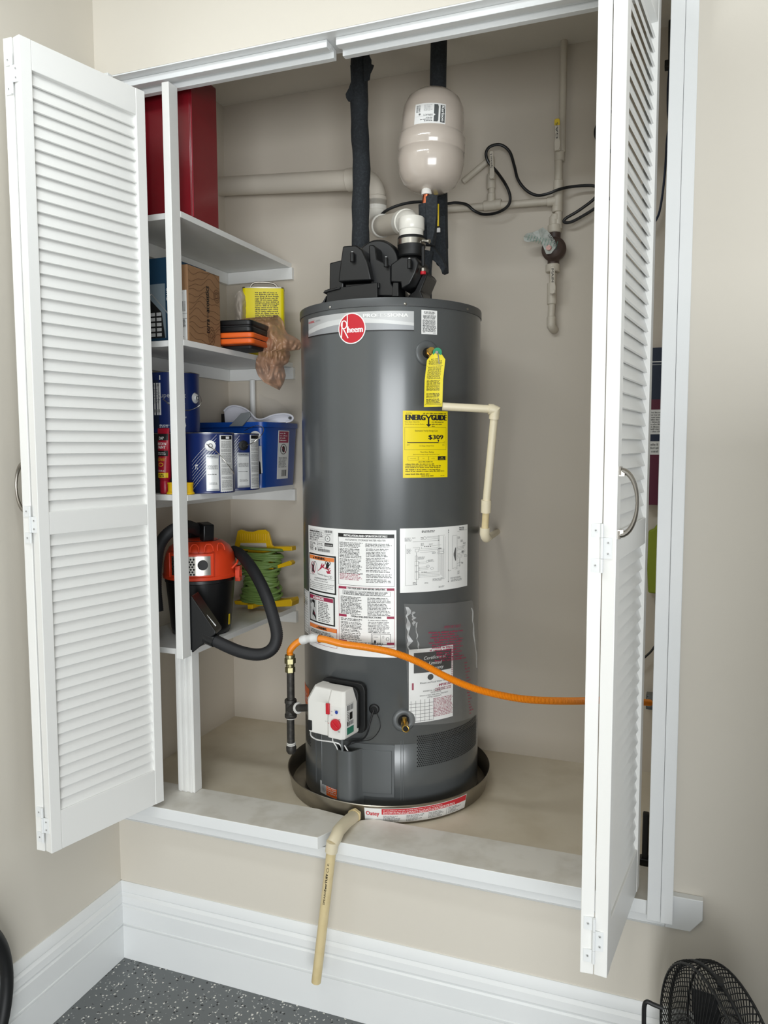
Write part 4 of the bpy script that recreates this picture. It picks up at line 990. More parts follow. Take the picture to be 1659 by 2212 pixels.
seg(t1, W_(962, 452), .0118); hub(W_(1192, 435), (1, 0, 0), .03, .0158); hub(W_(1062, 443), (1, 0, 0), .055, .0165, 'tee'); hub(W_(1077, 441), (1, 0, 0), .02, .0170)
seg(W_(962, 452), V(W_(962, 452).x-.02, .60, W_(962, 452).z-.01), .0118)
seg(W_(1062, 443), W_(1062, 350), .0105); hub(W_(1061, 428), (0, 0, 1), .03, .0135); hub(W_(1061, 392), (0, 0, 1), .05, .0145)
seg(W_(1062, 350), W_(1060, 340), .0112); seg(W_(1060, 342), W_(1001, 392, .765), .0102)
hub(W_(1197, 478), (0, 0, 1), .03, .0160); hub(W_(1200, 470), (0, 0, 1), .02, .0155)
hub(W_(1198, 495), (0, 0, 1), .026, .0225, 'union')
# pressure regulator
pr_ = thing('pressure_regulator', 'dark brown bell-shaped pressure regulator with a torn tag on the back wall', 'regulator', tuple(W_(1197, 575)))
mb = MB(); c = W_(1196, 540, .745)
mb.cyl(W_(1199, 500), W_(1195, 572), .019, 20)
mb.build('valve_body', 'bronze_paint', pr_)
MB().lathe([(.036, 0), (.040, .004), (.040, .012), (.033, .018), (.030, .030), (.018, .038), (0, .040)], 30, None, frame(c+V(.002, .0, 0), (1, 0, 0), (0, 0, 1)) @ Matrix.Rotation(PI/2, 4, 'X')).build('bell', 'bronze_paint', pr_, ang=40)
p = at(1187, 536, y=.703); MB().cyl(p, p+V(-.002, -.010, 0), .0085, 16).build('adjusting_screw', 'screw_pink', pr_)
mb = MB()
def sheet(pix, y, th, name, m, par, jit=.004):
    P3 = [at(u, v, y=y+random.uniform(-jit, jit)) for u, v in pix]; n = len(P3); d = V(0, th, 0)
    ctr = sum(P3, Vector())/n
    mb = MB(); vs = P3+[ctr]+[p+d for p in P3]+[ctr+d]
    fs = [(i, (i+1) % n, n) for i in range(n)]+[(n+1+(i+1) % n, n+1+i, 2*n+1) for i in range(n)]+[((i+1) % n, i, n+1+i, n+1+(i+1) % n) for i in range(n)]
    mb.add(vs, fs); return mb.build(name, m, par, smooth=False)
tgs = sheet([(1131, 512), (1138, 504), (1150, 502), (1163, 497), (1172, 491), (1181, 497), (1190, 507), (1199, 520), (1202, 533), (1190, 548), (1180, 549), (1176, 540), (1183, 532), (1176, 528), (1168, 522), (1155, 519), (1140, 523), (1132, 520)], .700, .0008, 'torn_tag', 'bag_tag' if 'bag_tag' in M else 'silver_light', pr_)
L = Label(50, 30)
for k in range(11): L.line(4+k*4, 6+k*1.1, 1+k*4, 12+k*1.4, .6, 'ink_teal', 2)
L.text('LEAD FREE', 30, 9, 4, 'ink', rot=.95, w=20)
L.build('print', None, plane_fn(at(1138, 497, y=.693), (1, 0, 0), (0, 0, -1), .115, .08, 50, 30), pr_, sheet=False)
hub(W_(1194, 580), (0, 0, 1), .026, .0235, 'union')
seg(W_(1195, 590), W_(1190, 700), .0118); hub(W_(1192, 648), (0, 0, 1), .03, .0158); hub(W_(1191, 694), (0, 0, 1), .03, .0150)
mb = MB(); e = W_(1191, 704); mb.tube(smooth_path([e+V(0, 0, .01), e, e+V(.004, .012, -.008), e+V(.006, .03, -.009)], 6), .0145, 18); mb.build('elbow', 'painted_pipe', wp)
seg(W_(1192, 612), W_(1192, 645), .0150, 'coupling')
# lever handles
def lever(pix0, pix1, y, w, name, par, m='painted_pipe', word=None, tip=None, lab=None, flip=1):
    a, b = at(*pix0, y=y), at(*pix1, y=y-.014); d = (b-a); Ld = d.length; x = Vector((1, 0, 0)); z = d.normalized()
    fr_ = frame(a, x, z)
    mb = MB(); mb.prism([(-w, -.004), (w, -.004), (w*1.05, Ld*.25), (w*.8, Ld*.4), (w*.85, Ld), (w*.5, Ld+.004), (-w*.5, Ld+.004), (-w*.85, Ld), (-w*.8, Ld*.4), (-w*1.05, Ld*.25)], -.0025, .0025, 'y', None, fr_)
    o = mb.build(name, m, par, bevel=.0015)
    mb = MB().cyl(fr_ @ V(0, -.002, .004), fr_ @ V(0, -.007, .004), .0075, 14).cyl(fr_ @ V(0, 0, .004), fr_ @ V(0, .03, .004), .008, 14); mb.build('valve_stem', m, o)
    if word:
        L = Label(20, 100)
        if flip > 0: L.text(word, 14, 62, 10, 'ink', w=58, rot=-PI/2)
        else: L.text(word, 6, 4, 10, 'ink', w=54, rot=PI/2)
        L.build('print', None, plane_fn(fr_ @ V(-w*.8, -.003, Ld), fr_.to_3x3() @ V(1, 0, 0), fr_.to_3x3() @ V(0, 0, -1), w*1.6, Ld, 20, 100), o, sheet=False)
    if tip: MB().prism([(-w*.9, Ld*.86), (w*.9, Ld*.86), (w*.9, Ld+.004), (w*.5, Ld+.008), (-w*.5, Ld+.008), (-w*.9, Ld+.004)], -.0032, .0032, 'y', None, fr_).build('handle_tip', tip, o, bevel=.001)
    return o
lever((1204, 323), (1205, 262), .722, .0095, 'lever', wp, word='GAS', tip='ink_yellow')
lever((1063, 384), (1067, 328), .722, .0080, 'lever', wp, word='Spicket L')
lever((1194, 632), (1199, 578), .722, .0095, 'lever', wp, word='MAIN', flip=-1)
# black power cord looping over the pipes
cb_ = smooth_path([at(*p[:2], y=p[2]) for p in ((806, 489, .60), (830, 458, .64), (870, 441, .66), (912, 436, .68), (960, 440, .69), (985, 438, .70), (1008, 442, .72), (1024, 455, .735), (1045, 463, .735), (1075, 459, .722), (1097, 445, .715), (1102, 425, .715), (1093, 400, .71), (1074, 372, .735), (1055, 350, .728), (1050, 330, .715), (1060, 316, .71), (1082, 313, .72), (1101, 328, .73), (1111, 358, .735), (1119, 388, .735), (1137, 411, .735), (1160, 422, .73), (1185, 418, .722), (1205, 410, .722), (1230, 404, .735), (1262, 401, .74), (1284, 402, .74), (1294, 411, .74), (1283, 430, .74), (1250, 455, .74), (1222, 472, .74), (1219, 480, .74), (1235, 479, .74), (1265, 463, .74), (1300, 440, .74), (1340, 410, .74), (1352, 370, .74), (1330, 335, .74), (1300, 315, .74), (1287, 295, .74), (1288, 275, .74), (1302, 255, .74), (1330, 235, .74))], 5)
tag(MB().tube(cb_, .0049, 10).build('power_cord', 'cable'), 'black power cord looping across the back wall over the pipes', 'cord')
# ================================================================== GAS LINE
gl = thing('gas_pipe', 'black iron gas pipe drop with brass fitting at the left of the gas control', 'pipe', tuple(at(628, 1620, y=.17)))
yg = .17
g_ = lambda u, v, y=yg: at(u, v, y=y)
def vseg(u, v0, v1, r, name, m, n=20): a, b = g_(u, v0), g_(u, v1); x = (a.x+b.x)/2; return MB().cyl((x, yg, a.z), (x, yg, b.z), r, n).build(name, m, gl)
vseg(628, 1453, 1512, .0118, 'nipple', 'black_iron')
gx = g_(628, 1530).x; zt_ = g_(628, 1530).z
mb = MB(); mb.tube([V(gx, yg, zt_-.029), V(gx, yg, zt_-.026), V(gx, yg, zt_-.018), V(gx, yg, zt_-.016), V(gx, yg, zt_+.016), V(gx, yg, zt_+.018), V(gx, yg, zt_+.026), V(gx, yg, zt_+.029)], .016, 20, rad=lambda i: (.0175, .019, .019, .0165, .0165, .019, .019, .0175)[i])
br = mC @ V(-.078, -.008, .045); dr = (br-V(gx, yg, zt_)).normalized()
mb.tube([V(gx, yg, zt_), V(gx, yg, zt_)+dr*.026, V(gx, yg, zt_)+dr*.027, V(gx, yg, zt_)+dr*.035], .016, 20, rad=lambda i: (.0165, .0165, .019, .0185)[i])
mb.build('tee', 'black_iron', gl, ang=50)
MB().cyl(V(gx, yg, zt_)+dr*.035, br-dr*.002, .0112, 18).build('branch_pipe', 'black_iron', gl)
vseg(628, 1547, 1610, .0118, 'nipple', 'black_iron')
zc2 = g_(628, 1612).z; MB().lathe([(.0001, -.024), (.011, -.022), (.0155, -.014), (.016, -.002), (.0145, .002), (.0145, .004)], 20, None, Matrix.Translation((gx, yg, zc2))).build('cap', 'black_iron', gl)
for z in (g_(0, 1512).z-.003, zt_-.031, zc2+.006): MB().tube([V(gx, yg, z-.0018), V(gx, yg, z+.0018)], .0136, 14, rad=lambda i: .0136+.0008*i).build('sealing_tape', 'ptfe', gl)
MB().tube([V(gx, yg, zt_)+dr*.035, V(gx, yg, zt_)+dr*.038], .0175, 14).build('sealing_tape', 'ptfe', gl)
z0 = g_(628, 1452).z; z1 = g_(628, 1414).z; hh = z1-z0
mb = MB()
for a, b, r, n in ((0, .30, .0158, 6), (.30, .36, .0125, 20), (.36, .42, .0135, 20), (.42, .50, .0125, 20), (.50, .80, .0175, 6), (.80, .86, .0145, 20), (.86, 1, .0155, 20)): mb.cyl((gx, yg, z0+hh*a), (gx, yg, z0+hh*b), r, n)
mb.build('brass_fitting', 'brass_pale', gl, bevel=.0008)
hose = [V(gx, yg, z1-.002), V(gx, yg, z1+.012), g_(636, 1393, .165), g_(650, 1384, .155), g_(672, 1379, .142), at(700, 1381, y=.125), at(740, 1391, y=.105), at(790, 1398, y=.095), at(850, 1410, y=.09), at(905, 1431, y=.095), at(960, 1460, y=.105), at(1010, 1482, y=.12), at(1060, 1497, y=.14), at(1130, 1510, y=.18), at(1200, 1514, y=.24), at(1263, 1514, y=.32), at(1330, 1512, y=.45), at(1404, 1518, y=.64)]
hp = resample(smooth_path(hose, 16), .0014)
tag(MB().tube(hp, .0092, 12, rad=lambda i: (.0106, .0098, .0086)[i % 3]).build('gas_hose', 'orange_pipe', ang=80), 'bright orange corrugated gas hose sweeping across the front of the heater', 'hose')
# paper sleeve on the hose
iw = [p for p in hp if at(650, 1385, y=.15).x < p.x < at(692, 1380, y=.13).x]
t_ = MB().tube(iw[::4], .0118, 16, rad=lambda i: .0128+.0012*math.sin(i*.9)+.0006*math.sin(i*2.3), cap=False).build('hose_tag', 'paper')
tag(t_, 'white crumpled paper tag wrapped round the orange gas hose', 'tag')
# ================================================================== DISCHARGE PIPE (cream)
dp = thing('discharge_pipe', 'cream plastic overflow pipe bending down along the right side of the heater', 'pipe', tuple(at(1046, 1160, y=.30)))
a = at(956, 878, y=.118); b = at(1066, 884, y=.17); c = at(1050, 1085, y=.20)
a = b+(a-b)*1.0
d_ = lambda u, v, y: at(u, v, y=y)
MB().cyl(a, b, .0108, 18).build('pipe_run', 'cpvc_pale', dp)
e = at(1069, 884.5, y=.172)
MB().tube([e+(b-a).normalized()*-.018, e+(b-a).normalized()*-.016, e+(b-a).normalized()*-.006, e+V(.003, 0, -.002), e+(c-e).normalized()*.008, e+(c-e).normalized()*.024, e+(c-e).normalized()*.026], .0142, 20).build('elbow', 'cpvc_pale', dp)
c2 = at(1050.5, 1085, y=.20)
MB().cyl(e+(c2-e).normalized()*.02, c2, .0108, 18).build('pipe_drop', 'cpvc_pale', dp)
c3 = at(1049.5, 1107, y=.205); MB().cyl(at(1050.5, 1080, y=.20), c3, .0142, 20).build('coupling', 'cpvc_pale', dp)
c4 = at(1047, 1150, y=.215); MB().cyl(c3-V(0, 0, 0), c4, .0098, 18).build('pipe_stub', 'cpvc', dp)
back = at(1074, 1147, y=.45)
MB().tube([at(1047.5, 1140, y=.213), c4-V(0, 0, .004), c4+V(.001, .004, -.012), c4+V(.001, .015, -.017), c4+V(-.001, .03, -.018)], .0138, 18).build('elbow', 'cpvc_pale', dp)
ew = at(1074, 1149, y=YB-.001)
MB().cyl(c4+V(.004, .02, -.0178), ew, .0105, 18).build('pipe_run', 'cpvc_pale', dp)
# ================================================================== PAN DRAIN
dd = thing('pan_drain_pipe', 'cream plastic drain pipe hanging from the pan fitting down over the sill', 'pipe', tuple(at(767, 1757, y=.095)))
n0, zz_ = jack(768, 1755, PX, PY, PR)
p0 = V(PX+(PR+.001)*math.sin(n0), PY-(PR+.001)*math.cos(n0), ZCF+.031); dn = V(math.sin(n0), -math.cos(n0), 0)
tgt = at(722, 1793, z=.556)
dv = (tgt-p0); dv.z = 0; dv = dv.normalized()
MB().cyl(p0+dn*.002, p0+dn*.014, .021, 6).cyl(p0+dn*.012, p0+dn*.022, .0165, 20).build('pan_nut', 'cpvc', dd, bevel=.001)
q0 = p0+dn*.02; q1 = V(tgt.x, tgt.y, .556)
r_p = .0135
low = at(683, 2121, y=-.085); kn = V(at(718, 1800, y=-.066).x, -.066, .545)
MB().tube(smooth_path([q0, q0.lerp(kn, .33)+V(0, 0, .008), q0.lerp(kn, .72)+V(0, 0, .010)], 5)+[kn+V(.004, .012, .004), kn+V(0, 0, -.006)], .0178, 20).build('drain_elbow', 'cpvc_pale', dd)
MB().tube([kn+V(0.0005, 0, 0.0), kn+(low-kn).normalized()*.03], .0172, 20).build('elbow_socket', 'cpvc_pale', dd)
MB().cyl(kn+(low-kn).normalized()*.02, low, r_p, 20).build('pipe_drop', 'cpvc', dd)
ax = (low-kn).normalized()
def pipe_fn(x, y, l):
    t = math.atan2(.8624-kn.x, 1.94-.07)-.35+(x-10)/10*.55; e1_ = Vector((0, 1, 0)).cross(ax).normalized()*-1; f1 = ax.cross(e1_).normalized()
    if f1.y > 0: f1 = -f1
    if e1_.x < 0: e1_ = -e1_
    p = kn+ax*(.05+.13*y/100); return p+e1_*((r_p+l)*math.sin(t))+f1*((r_p+l)*math.cos(t))
L = Label(20, 100); L.text('SPEARS', 13, 96, 6.5, 'ink', w=28, rot=-PI/2).text('EverTUFF', 13, 66, 7.5, 'ink', w=38, rot=-PI/2, bold=.7).ring(10, 20, 4.5, 5, 1, 'ink').text('P.', 13, 10, 6, 'ink', rot=-PI/2)
L.build('print', None, pipe_fn, dd, sheet=False, lift=.0005)
# ================================================================== DOCUMENT BAG ON THE HEATER
bg_ = thing('document_bag', 'clear plastic document bag stuck on the heater behind the orange hose', 'bag', tuple(surf(945, 1430, .006)[0]))
q = [jack(u, v) for u, v in ((872, 1303), (1014, 1296), (1031, 1536), (882, 1563))]
def bag_fn(off):
    def fn(x, y, l):
        fx, fy = x/100, y/170; t = (q[0][0]*(1-fy)+q[3][0]*fy)*(1-fx)+(q[1][0]*(1-fy)+q[2][0]*fy)*fx
        z = (q[0][1]*(1-fx)+q[1][1]*fx)*(1-fy)+(q[3][1]*(1-fx)+q[2][1]*fx)*fy
        r = HR+off+l+.0018*math.sin(x*.13+y*.05)*math.sin(y*.07+1)+.003*math.exp(-((x-4)/7)**2)*abs(math.sin(y*.21))+.003*math.exp(-((x-96)/6)**2)*abs(math.sin(y*.13))
        return V(HX+r*math.sin(t), HY-r*math.cos(t), z)
    return fn
L = Label(100, 170)
L.text('- IMPORTANT -', 58, 35, 4.2, 'ink_crimson', w=30, anchor='c')
for k in range(12): L.greek(28-(k < 8)*4+random.uniform(0, 8), 38+k*3.6, 66+random.uniform(-4, 8), 41.6+k*3.6, 1, 'ink_crimson', .5, 0)
L.greek(68, 85, 78, 165, 18, 'ink_crimson', .3, .6)
L.build('sleeve', 'bag_clear_dull', bag_fn(.0085), bg_, nx=36, ny=30, thick=.0004)
for x0, w_, y0, h_ in ((2, 5, 4, 60), (8, 4, 10, 20), (94, 2.5, 10, 90), (12, 1.5, 25, 40)):
    mb = MB(); fn = bag_fn(.0095); n = 14; vs = []
    for i in range(n+1):
        y = y0+h_*i/n; j = random.uniform(-1, 1); vs += [fn(x0+j, y, random.uniform(0, .001)), fn(x0+w_*(.6+.4*math.sin(i*1.3))+j, y, random.uniform(0, .0025)), fn(x0+j, y, -.0006)]
    fs = []
    for i in range(n): 
        for k in range(3): fs.append((3*i+k, 3*i+(k+1) % 3, 3*i+3+(k+1) % 3, 3*i+3+k))
    fs += [(0, 2, 1), (3*n, 3*n+1, 3*n+2)]
    mb.add(vs, fs); mb.build('crease', 'bag_clear', bg_, ang=20)
L = Label(100, 160)
L.rect(10, 8, 95, 52, 'ink', 1).text('Certificate of', 55, 24, 7, 'ink_white', w=50, anchor='c', slant=.25).text('Limited', 55, 36, 7, 'ink_white', w=28, anchor='c', slant=.25).text('Warranty', 57, 47, 7, 'ink_white', w=34, anchor='c', slant=.25)
L.greek(95.5, 12, 100, 70, 14, 'ink_crimson', .5, .2).ell(45, 63, 6.5, 6.5, 'ink', 1).text('Rheem and Ruud Water Heaters', 23, 76, 3.8, 'ink', w=66).rect(6, 73, 10, 88, 'ink_crimson', 1)
L.text('- IMPORTANT', 60, 86, 5.5, 'ink_crimson', w=38, bold=.6)
L.text('RESIDENTIAL GAS OR ELECTRIC', 29, 94, 3, 'ink', w=50).text('WATER HEATER', 45, 98.5, 3, 'ink', w=24).text('WITH A 6 YEAR TANK AND 6 YEAR PARTS', 22, 103.5, 3, 'ink', w=64).text('LIMITED WARRANTY', 38, 108, 3, 'ink', w=32)
for k in range(6): L.rect(4+k*9.5, 112-(k > 1)*2, 4.8+k*9.5, 158, 'ink_grey', 1)
for k in range(6): L.rect(1, 118+k*7.6, 56-(k % 2)*6, 118.8+k*7.6, 'ink_grey', 1)
L.greek(55, 88, 99, 96, 2, 'ink_crimson', .5, .1).greek(52, 110, 100, 152, 13, 'ink_crimson', .55, .1)
qd = [jack(u, v) for u, v in ((881, 1402), (977.5, 1392), (976, 1545), (884, 1563))]
t0 = (qd[0][0]+qd[3][0])/2; t1 = (qd[1][0]+qd[2][0])/2
L.build('certificate', 'paper_white', cyl_fn(HX, HY, HR+.003, t0, t1, (qd[0][1]+qd[1][1])/2, (qd[2][1]+qd[3][1])/2, 100, 160), bg_, nx=14, label='white warranty certificate with a black title block')
Lb = Label(100, 170)
Lb.text('- IMPORTANT -', 58, 35, 4.2, 'ink_crimson', w=30, anchor='c')
for k in range(12): Lb.greek(28-(k < 8)*4+random.uniform(0, 8), 38+k*3.6, 66+random.uniform(-4, 8), 41.6+k*3.6, 1, 'ink_crimson', .5, 0)

# ================================================================== THINGS ON THE SHELVES
S1, S2, S3, S4 = 2.3177+.0008, 1.944+.0008, 1.477+.0008, .9965+.0008
# dark red metal box, top shelf
rb_ = thing('metal_box', 'tall glossy dark red box standing on the topmost shelf', 'box', (-.66, .22, S1))
MB().box((-.795, .143, S1), (-.532, .288, 2.755)).build('body', 'red_box', rb_, smooth=False, bevel=.003)
MB().box((-.5325, .1445, S1+.004), (-.5295, .1475, 2.752)).build('seam', 'dark_red', rb_, smooth=False, bevel=.0008)
MB().box((-.797, .1395, S1+.004), (-.5345, .1435, 2.752)).build('front_panel', 'red_box', rb_, smooth=False, bevel=.0015)
# blue electronics carton with keypad picture
bx = thing('telephone_carton', 'dark blue and grey carton with a keypad picture, behind the post on second shelf', 'box', (-.70, .2, S2))
MB().box((-.79, .135, S2), (-.612, .33, S2+.262)).build('carton', 'box_blue', bx, smooth=False, bevel=.0015)
L = Label(100, 150)
L.rect(0, 45, 88, 140, 'box_grey', 1).rect(88, 0, 100, 150, 'box_blue', 1.5)
L.poly([(20, 95), (55, 70), (80, 95), (86, 140), (20, 140)], 'ink', 2)
for r in range(5):
    for c in range(4): L.rect(30+c*13, 95+r*9, 40+c*13, 101+r*9, 'silver_light', 3)
L.line(15, 80, 60, 62, 2.5, 'silver_light', 3).line(60, 62, 95, 100, 2, 'silver_dark', 3).text('TWO', 97, 75, 7, 'ink_white', rot=-PI/2, w=22)
L.build('printed_front', 'box_blue', plane_fn((-.79, .1348, S2+.262), (1, 0, 0), (0, 0, -1), .178, .262, 100, 150), bx, nx=2)
# brown carton
ca = V(-.531, .106, S2); ztop = at(421, 577, x=-.531).z
cb2 = thing('cardboard_box', 'brown cardboard box printed with wavy lines and lettering, on the second shelf', 'box', (-.57, .2, S2))
MB().box((-.606, .106, S2), (-.531, .283, ztop)).build('carton', 'cardboard', cb2, smooth=False, bevel=.0015)
MB().box((-.604, .108, ztop-.0004), (-.533, .1945, ztop+.0012)).build('flap', 'cardboard_side', cb2, smooth=False)
hb = ztop-S2
L = Label(100, 140)
for k in range(12):
    y0 = 8+k*11.5; am = 6+3*math.sin(k*1.3)
    pts = [(x, y0+am*math.sin(x/17+k*.45)+4*math.sin(x/7.5+k*1.1)-.10*x) for x in range(1, 100, 7)]
    pts = [(x, min(max(y, 1), 139)) for x, y in pts]
    for (a, b), (c, d) in zip(pts, pts[1:]): L.line(a, b, c, d, .6, 'ink_brown', 1)
for r_ in (5, 9, 13): L.ring(89, 42, r_*.8, r_, .9, 'ink_brown', 1)
for r_ in (6, 12, 18): L.ring(70, 122, r_*.6, r_, .9, 'ink_brown', 1, 20)
L.text('terra', 63, 118, 12, 'ink', rot=-PI/2, w=27, bold=.9).text('acoustics', 63, 78, 12, 'ink', rot=-PI/2, w=50, bold=.9)
for k in range(4): L.line(55, 89-k*2.4, 61, 87-k*2.4, .7, 'ink', 3)
L.build('print', None, plane_fn((-.5308, .107, ztop), (0, 1, 0), (0, 0, -1), .175, hb, 100, 140), cb2, sheet=False)
L = Label(60, 100)
L.greek(6, 3, 55, 8, 1, 'ink_grey').bars(8, 22, 56, 42, 'ink_grey', 30).rect(0, 46, 60, 46.6, 'ink').text('TNY1B', 12, 53, 5, 'ink', w=34).rect(0, 56, 60, 56.6, 'ink').bars(6, 60, 24, 72, 'ink_grey', 16).greek(28, 58, 56, 74, 6, 'ink', .7, .1).text('KA', 8, 80, 6, 'ink', bold=.5).greek(8, 88, 56, 94, 2, 'ink_grey')
L.build('shipping_label', 'paper', plane_fn((-.600, .1055, ztop-.075), (1, 0, 0), (0, 0, -1), .064, .150, 60, 100), cb2, nx=2, label='white shipping label with barcodes')
# yellow solvent can inside a bag
yc = thing('solvent_can', 'yellow rectangular metal can with wire handle on the second shelf', 'can', (-.52, .58, S2))
A_ = at(533, 640, y=.60); B_ = at(596, 640, y=.56)
zt_ = at(565, 624, y=.58).z
mb = MB(); fy = frame(((A_.x+B_.x)/2, .60, S2), (1, .45, 0), (0, 0, 1)); wy = (B_-A_).length/2
mb = MB(); rbox(mb, -wy, wy, -.032, .032, 0, zt_-S2, .012, None, fy); body = mb.build('can_body', 'can_yellow', yc)
mb = MB(); rbox(mb, -wy-.001, wy+.001, -.033, .033, zt_-S2, zt_-S2+.004, .012, None, fy); mb.build('can_rim', 'steel', yc)
z_ = zt_-S2; MB().tube(smooth_path([fy @ V(-wy*.65, 0, z_), fy @ V(-wy*.6, 0, z_+.016), fy @ V(-wy*.35, 0, z_+.026), fy @ V(wy*.4, 0, z_+.024), fy @ V(wy*.65, 0, z_+.012), fy @ V(wy*.7, 0, z_)], 5), .0035, 8).build('handle', 'nickel', yc)
L = Label(60, 110); L.rect(0, 55, 9, 85, 'ink', 1).rect(5, 80, 9, 90, 'ink_orange', 2).greek(18, 4, 54, 60, 18, 'ink', .55, .05).greek(40, 63, 54, 67, 1, 'ink').greek(34, 70, 54, 84, 5, 'ink_orange', .4, .3)
L.build('print', None, plane_fn(fy @ V(-wy+.002, -.0322, z_-.004), fy.to_3x3() @ V(1, 0, 0), (0, 0, -1), 2*wy-.004, z_-.01, 60, 110), body, sheet=False)
# stacked black and orange cases
def case(name, label, c, w, d, z0, z1, m, cat='case', groove=True, rot=.12):
    fr_ = frame((c[0], c[1], 0), (math.cos(rot), math.sin(rot), 0), (0, 0, 1)); t = thing(name, label, cat, (c[0], c[1], z0)); hz = (z0+z1)/2
    for (a, b, nm) in ((z0, hz-.0008, 'case_base'), (hz+.0008, z1, 'case_lid')):
        mb = MB(); rbox(mb, -w/2, w/2, -d/2, d/2, a, b, .018, None, fr_); mb.build(nm, m, t, bevel=.005, seg=3)
    if groove: mb = MB(); rbox(mb, -w/2+.003, w/2-.003, -d/2+.003, d/2-.003, hz-.002, hz+.002, .016, None, fr_); mb.build('gasket', 'rubber', t)
    return t
zo0 = S2+.012; cx_, cy_ = -.505, .395
mb = MB(); rbox(mb, -.57, -.452, .34, .45, S2, zo0-.0008, .01, None); tag(mb.build('flat_pouch', 'black_soft', bevel=.002), 'thin black flat pouch lying under the orange case', 'pouch')
case('tool_case', 'bright orange flat hinged case under the black case on the second shelf', (cx_, cy_), .135, .19, zo0, zo0+.037, 'orange_case')
case('tool_case', 'black hinged case lying on top of the orange case', (cx_-.004, cy_), .128, .175, zo0+.0385, zo0+.0385+.040, 'black_plastic')
# brown plastic bag draped over the shelf end
from mathutils import noise as mnoise
def bag(name, label, pix, y0, y1, m, n_in=2, seed=1, th=.004, amp=.015, nu=40, nv=52, fq=14.0):
    """crumpled sheet filling an outline: rows between its left and right sides, folded in depth by noise"""
    vmin, vmax = min(p[1] for p in pix), max(p[1] for p in pix); mb = MB(); vs = []
    for j in range(nv+1):
        v = vmin+.5+(vmax-vmin-1)*j/nv; xs = []
        for (a, b), (c, d) in zip(pix, pix[1:]+pix[:1]):
            if (b <= v < d) or (d <= v < b): xs.append(a+(c-a)*(v-b)/(d-b))
        ua, ub = min(xs), max(xs)
        for i in range(nu+1):
            u = ua+(ub-ua)*i/nu; q = Vector((u/55*1.7+seed, v/55*.9, seed*3.1)); n1 = mnoise.noise(q*1.4); n2 = abs(mnoise.noise(q*3.1)); e_ = math.sin(PI*i/nu)
            y = y0+(y1-y0)*i/nu-.035*e_*math.sin(PI*j/nv)+amp*n1*1.6-amp*n2*1.8
            vs.append(at(u, v, y=y))
    fs = [(j*(nu+1)+i, (j+1)*(nu+1)+i, (j+1)*(nu+1)+i+1, j*(nu+1)+i+1) for j in range(nv) for i in range(nu)]
    o = mb.add(vs, fs).build(name, m, ang=180); md = o.modifiers.new('thick', 'SOLIDIFY'); md.thickness = th; md.offset = 1
    return tag(o, label, 'bag')
bag('plastic_bag', 'crumpled translucent brown plastic bag spilling over the end of the second shelf', [(520, 690), (545, 684), (565, 688), (585, 690), (592, 680), (602, 683), (612, 694), (616, 712), (622, 722), (636, 728), (648, 736), (652, 748), (645, 757), (636, 752), (628, 744), (618, 742), (624, 756), (627, 768), (622, 784), (612, 790), (617, 812), (612, 828), (603, 843), (590, 836), (570, 826), (558, 812), (552, 795), (553, 776), (558, 768), (558, 750), (560, 735), (552, 715), (535, 705)], .44, .52, 'bag_brown', 2, 3, .0010)
bag('plastic_bag', 'upright crinkled clear plastic bag standing left of the yellow can', [(507, 640), (516, 628), (524, 626), (531, 640), (531, 680), (531, 722), (515, 724), (508, 716)], .53, .55, 'bag_clear_brown', 1, 5, .0008, .008)
# ---------------------------------------------------- third shelf: paint cans
def paint_can(cx, cy, z0, label, sheets=None, r=.0825, h=.190, m='blue_can', group='gallon paint cans', bail=None, ear=None):
    t = thing('paint_can', label, 'paint can', (cx, cy, z0), group)
    T_ = Matrix.Translation((cx, cy, z0))
    MB().lathe([(r-.002, 0), (r-.0005, .001), (r, .004), (r-.0012, .008), (r-.0012, h-.008), (r+.0002, h-.004), (r-.001, h), (r-.006, h-.0005), (r-.009, h-.005), (r-.02, h-.006), (0, h-.006)], 56, None, T_).build('can_body', m, t, ang=40)
    MB().tube(arc((cx, cy, z0+h-.0015), r-.0005, 0, 2*PI, V(1, 0, 0), V(0, 1, 0), 48), .0016, 6).build('can_rim', 'steel', t)
    th0 = math.atan2(.8624-cx, 1.94+cy)
    if sheets: sheets(t, lambda a0, a1, z1_, z0_, W_, H_: cyl_fn(cx, cy, r-.0008, th0+a0, th0+a1, z0+z1_, z0+z0_, W_, H_), th0)
    if ear:
        a, z, mcol = ear; n = V(math.sin(th0+a), -math.cos(th0+a), 0); p = V(cx, cy, z0+z)+n*(r-.001)
        f_ = frame(p, V(math.cos(th0+a), math.sin(th0+a), 0), (0, 0, 1)) @ Matrix.Rotation(PI/2, 4, 'X')
        e_ = MB().lathe([(.0165, 0), (.0165, .002), (.012, .004), (.0075, .0045), (.0075, .009), (.005, .0095), (0, .0095)], 24, None, f_).build('bail_ear', mcol, t, ang=30)
        MB().lathe([(.0068, .0092), (.0068, .0106), (.0052, .0106), (.0052, .0092)], 20, 'rubber', f_).build('grommet', None, e_)
    if bail: MB().tube(smooth_path(bail, 6), .0013, 8).build('bail', 'steel', t)
    return t
def can_lines(L, x0, W_=100):
    for k in range(9): L.line(x0+k*3.2, 0, x0-55+k*3.2, 62, .7, 'silver_light', 1) if False else None
c1x, c1y = -.543, .216
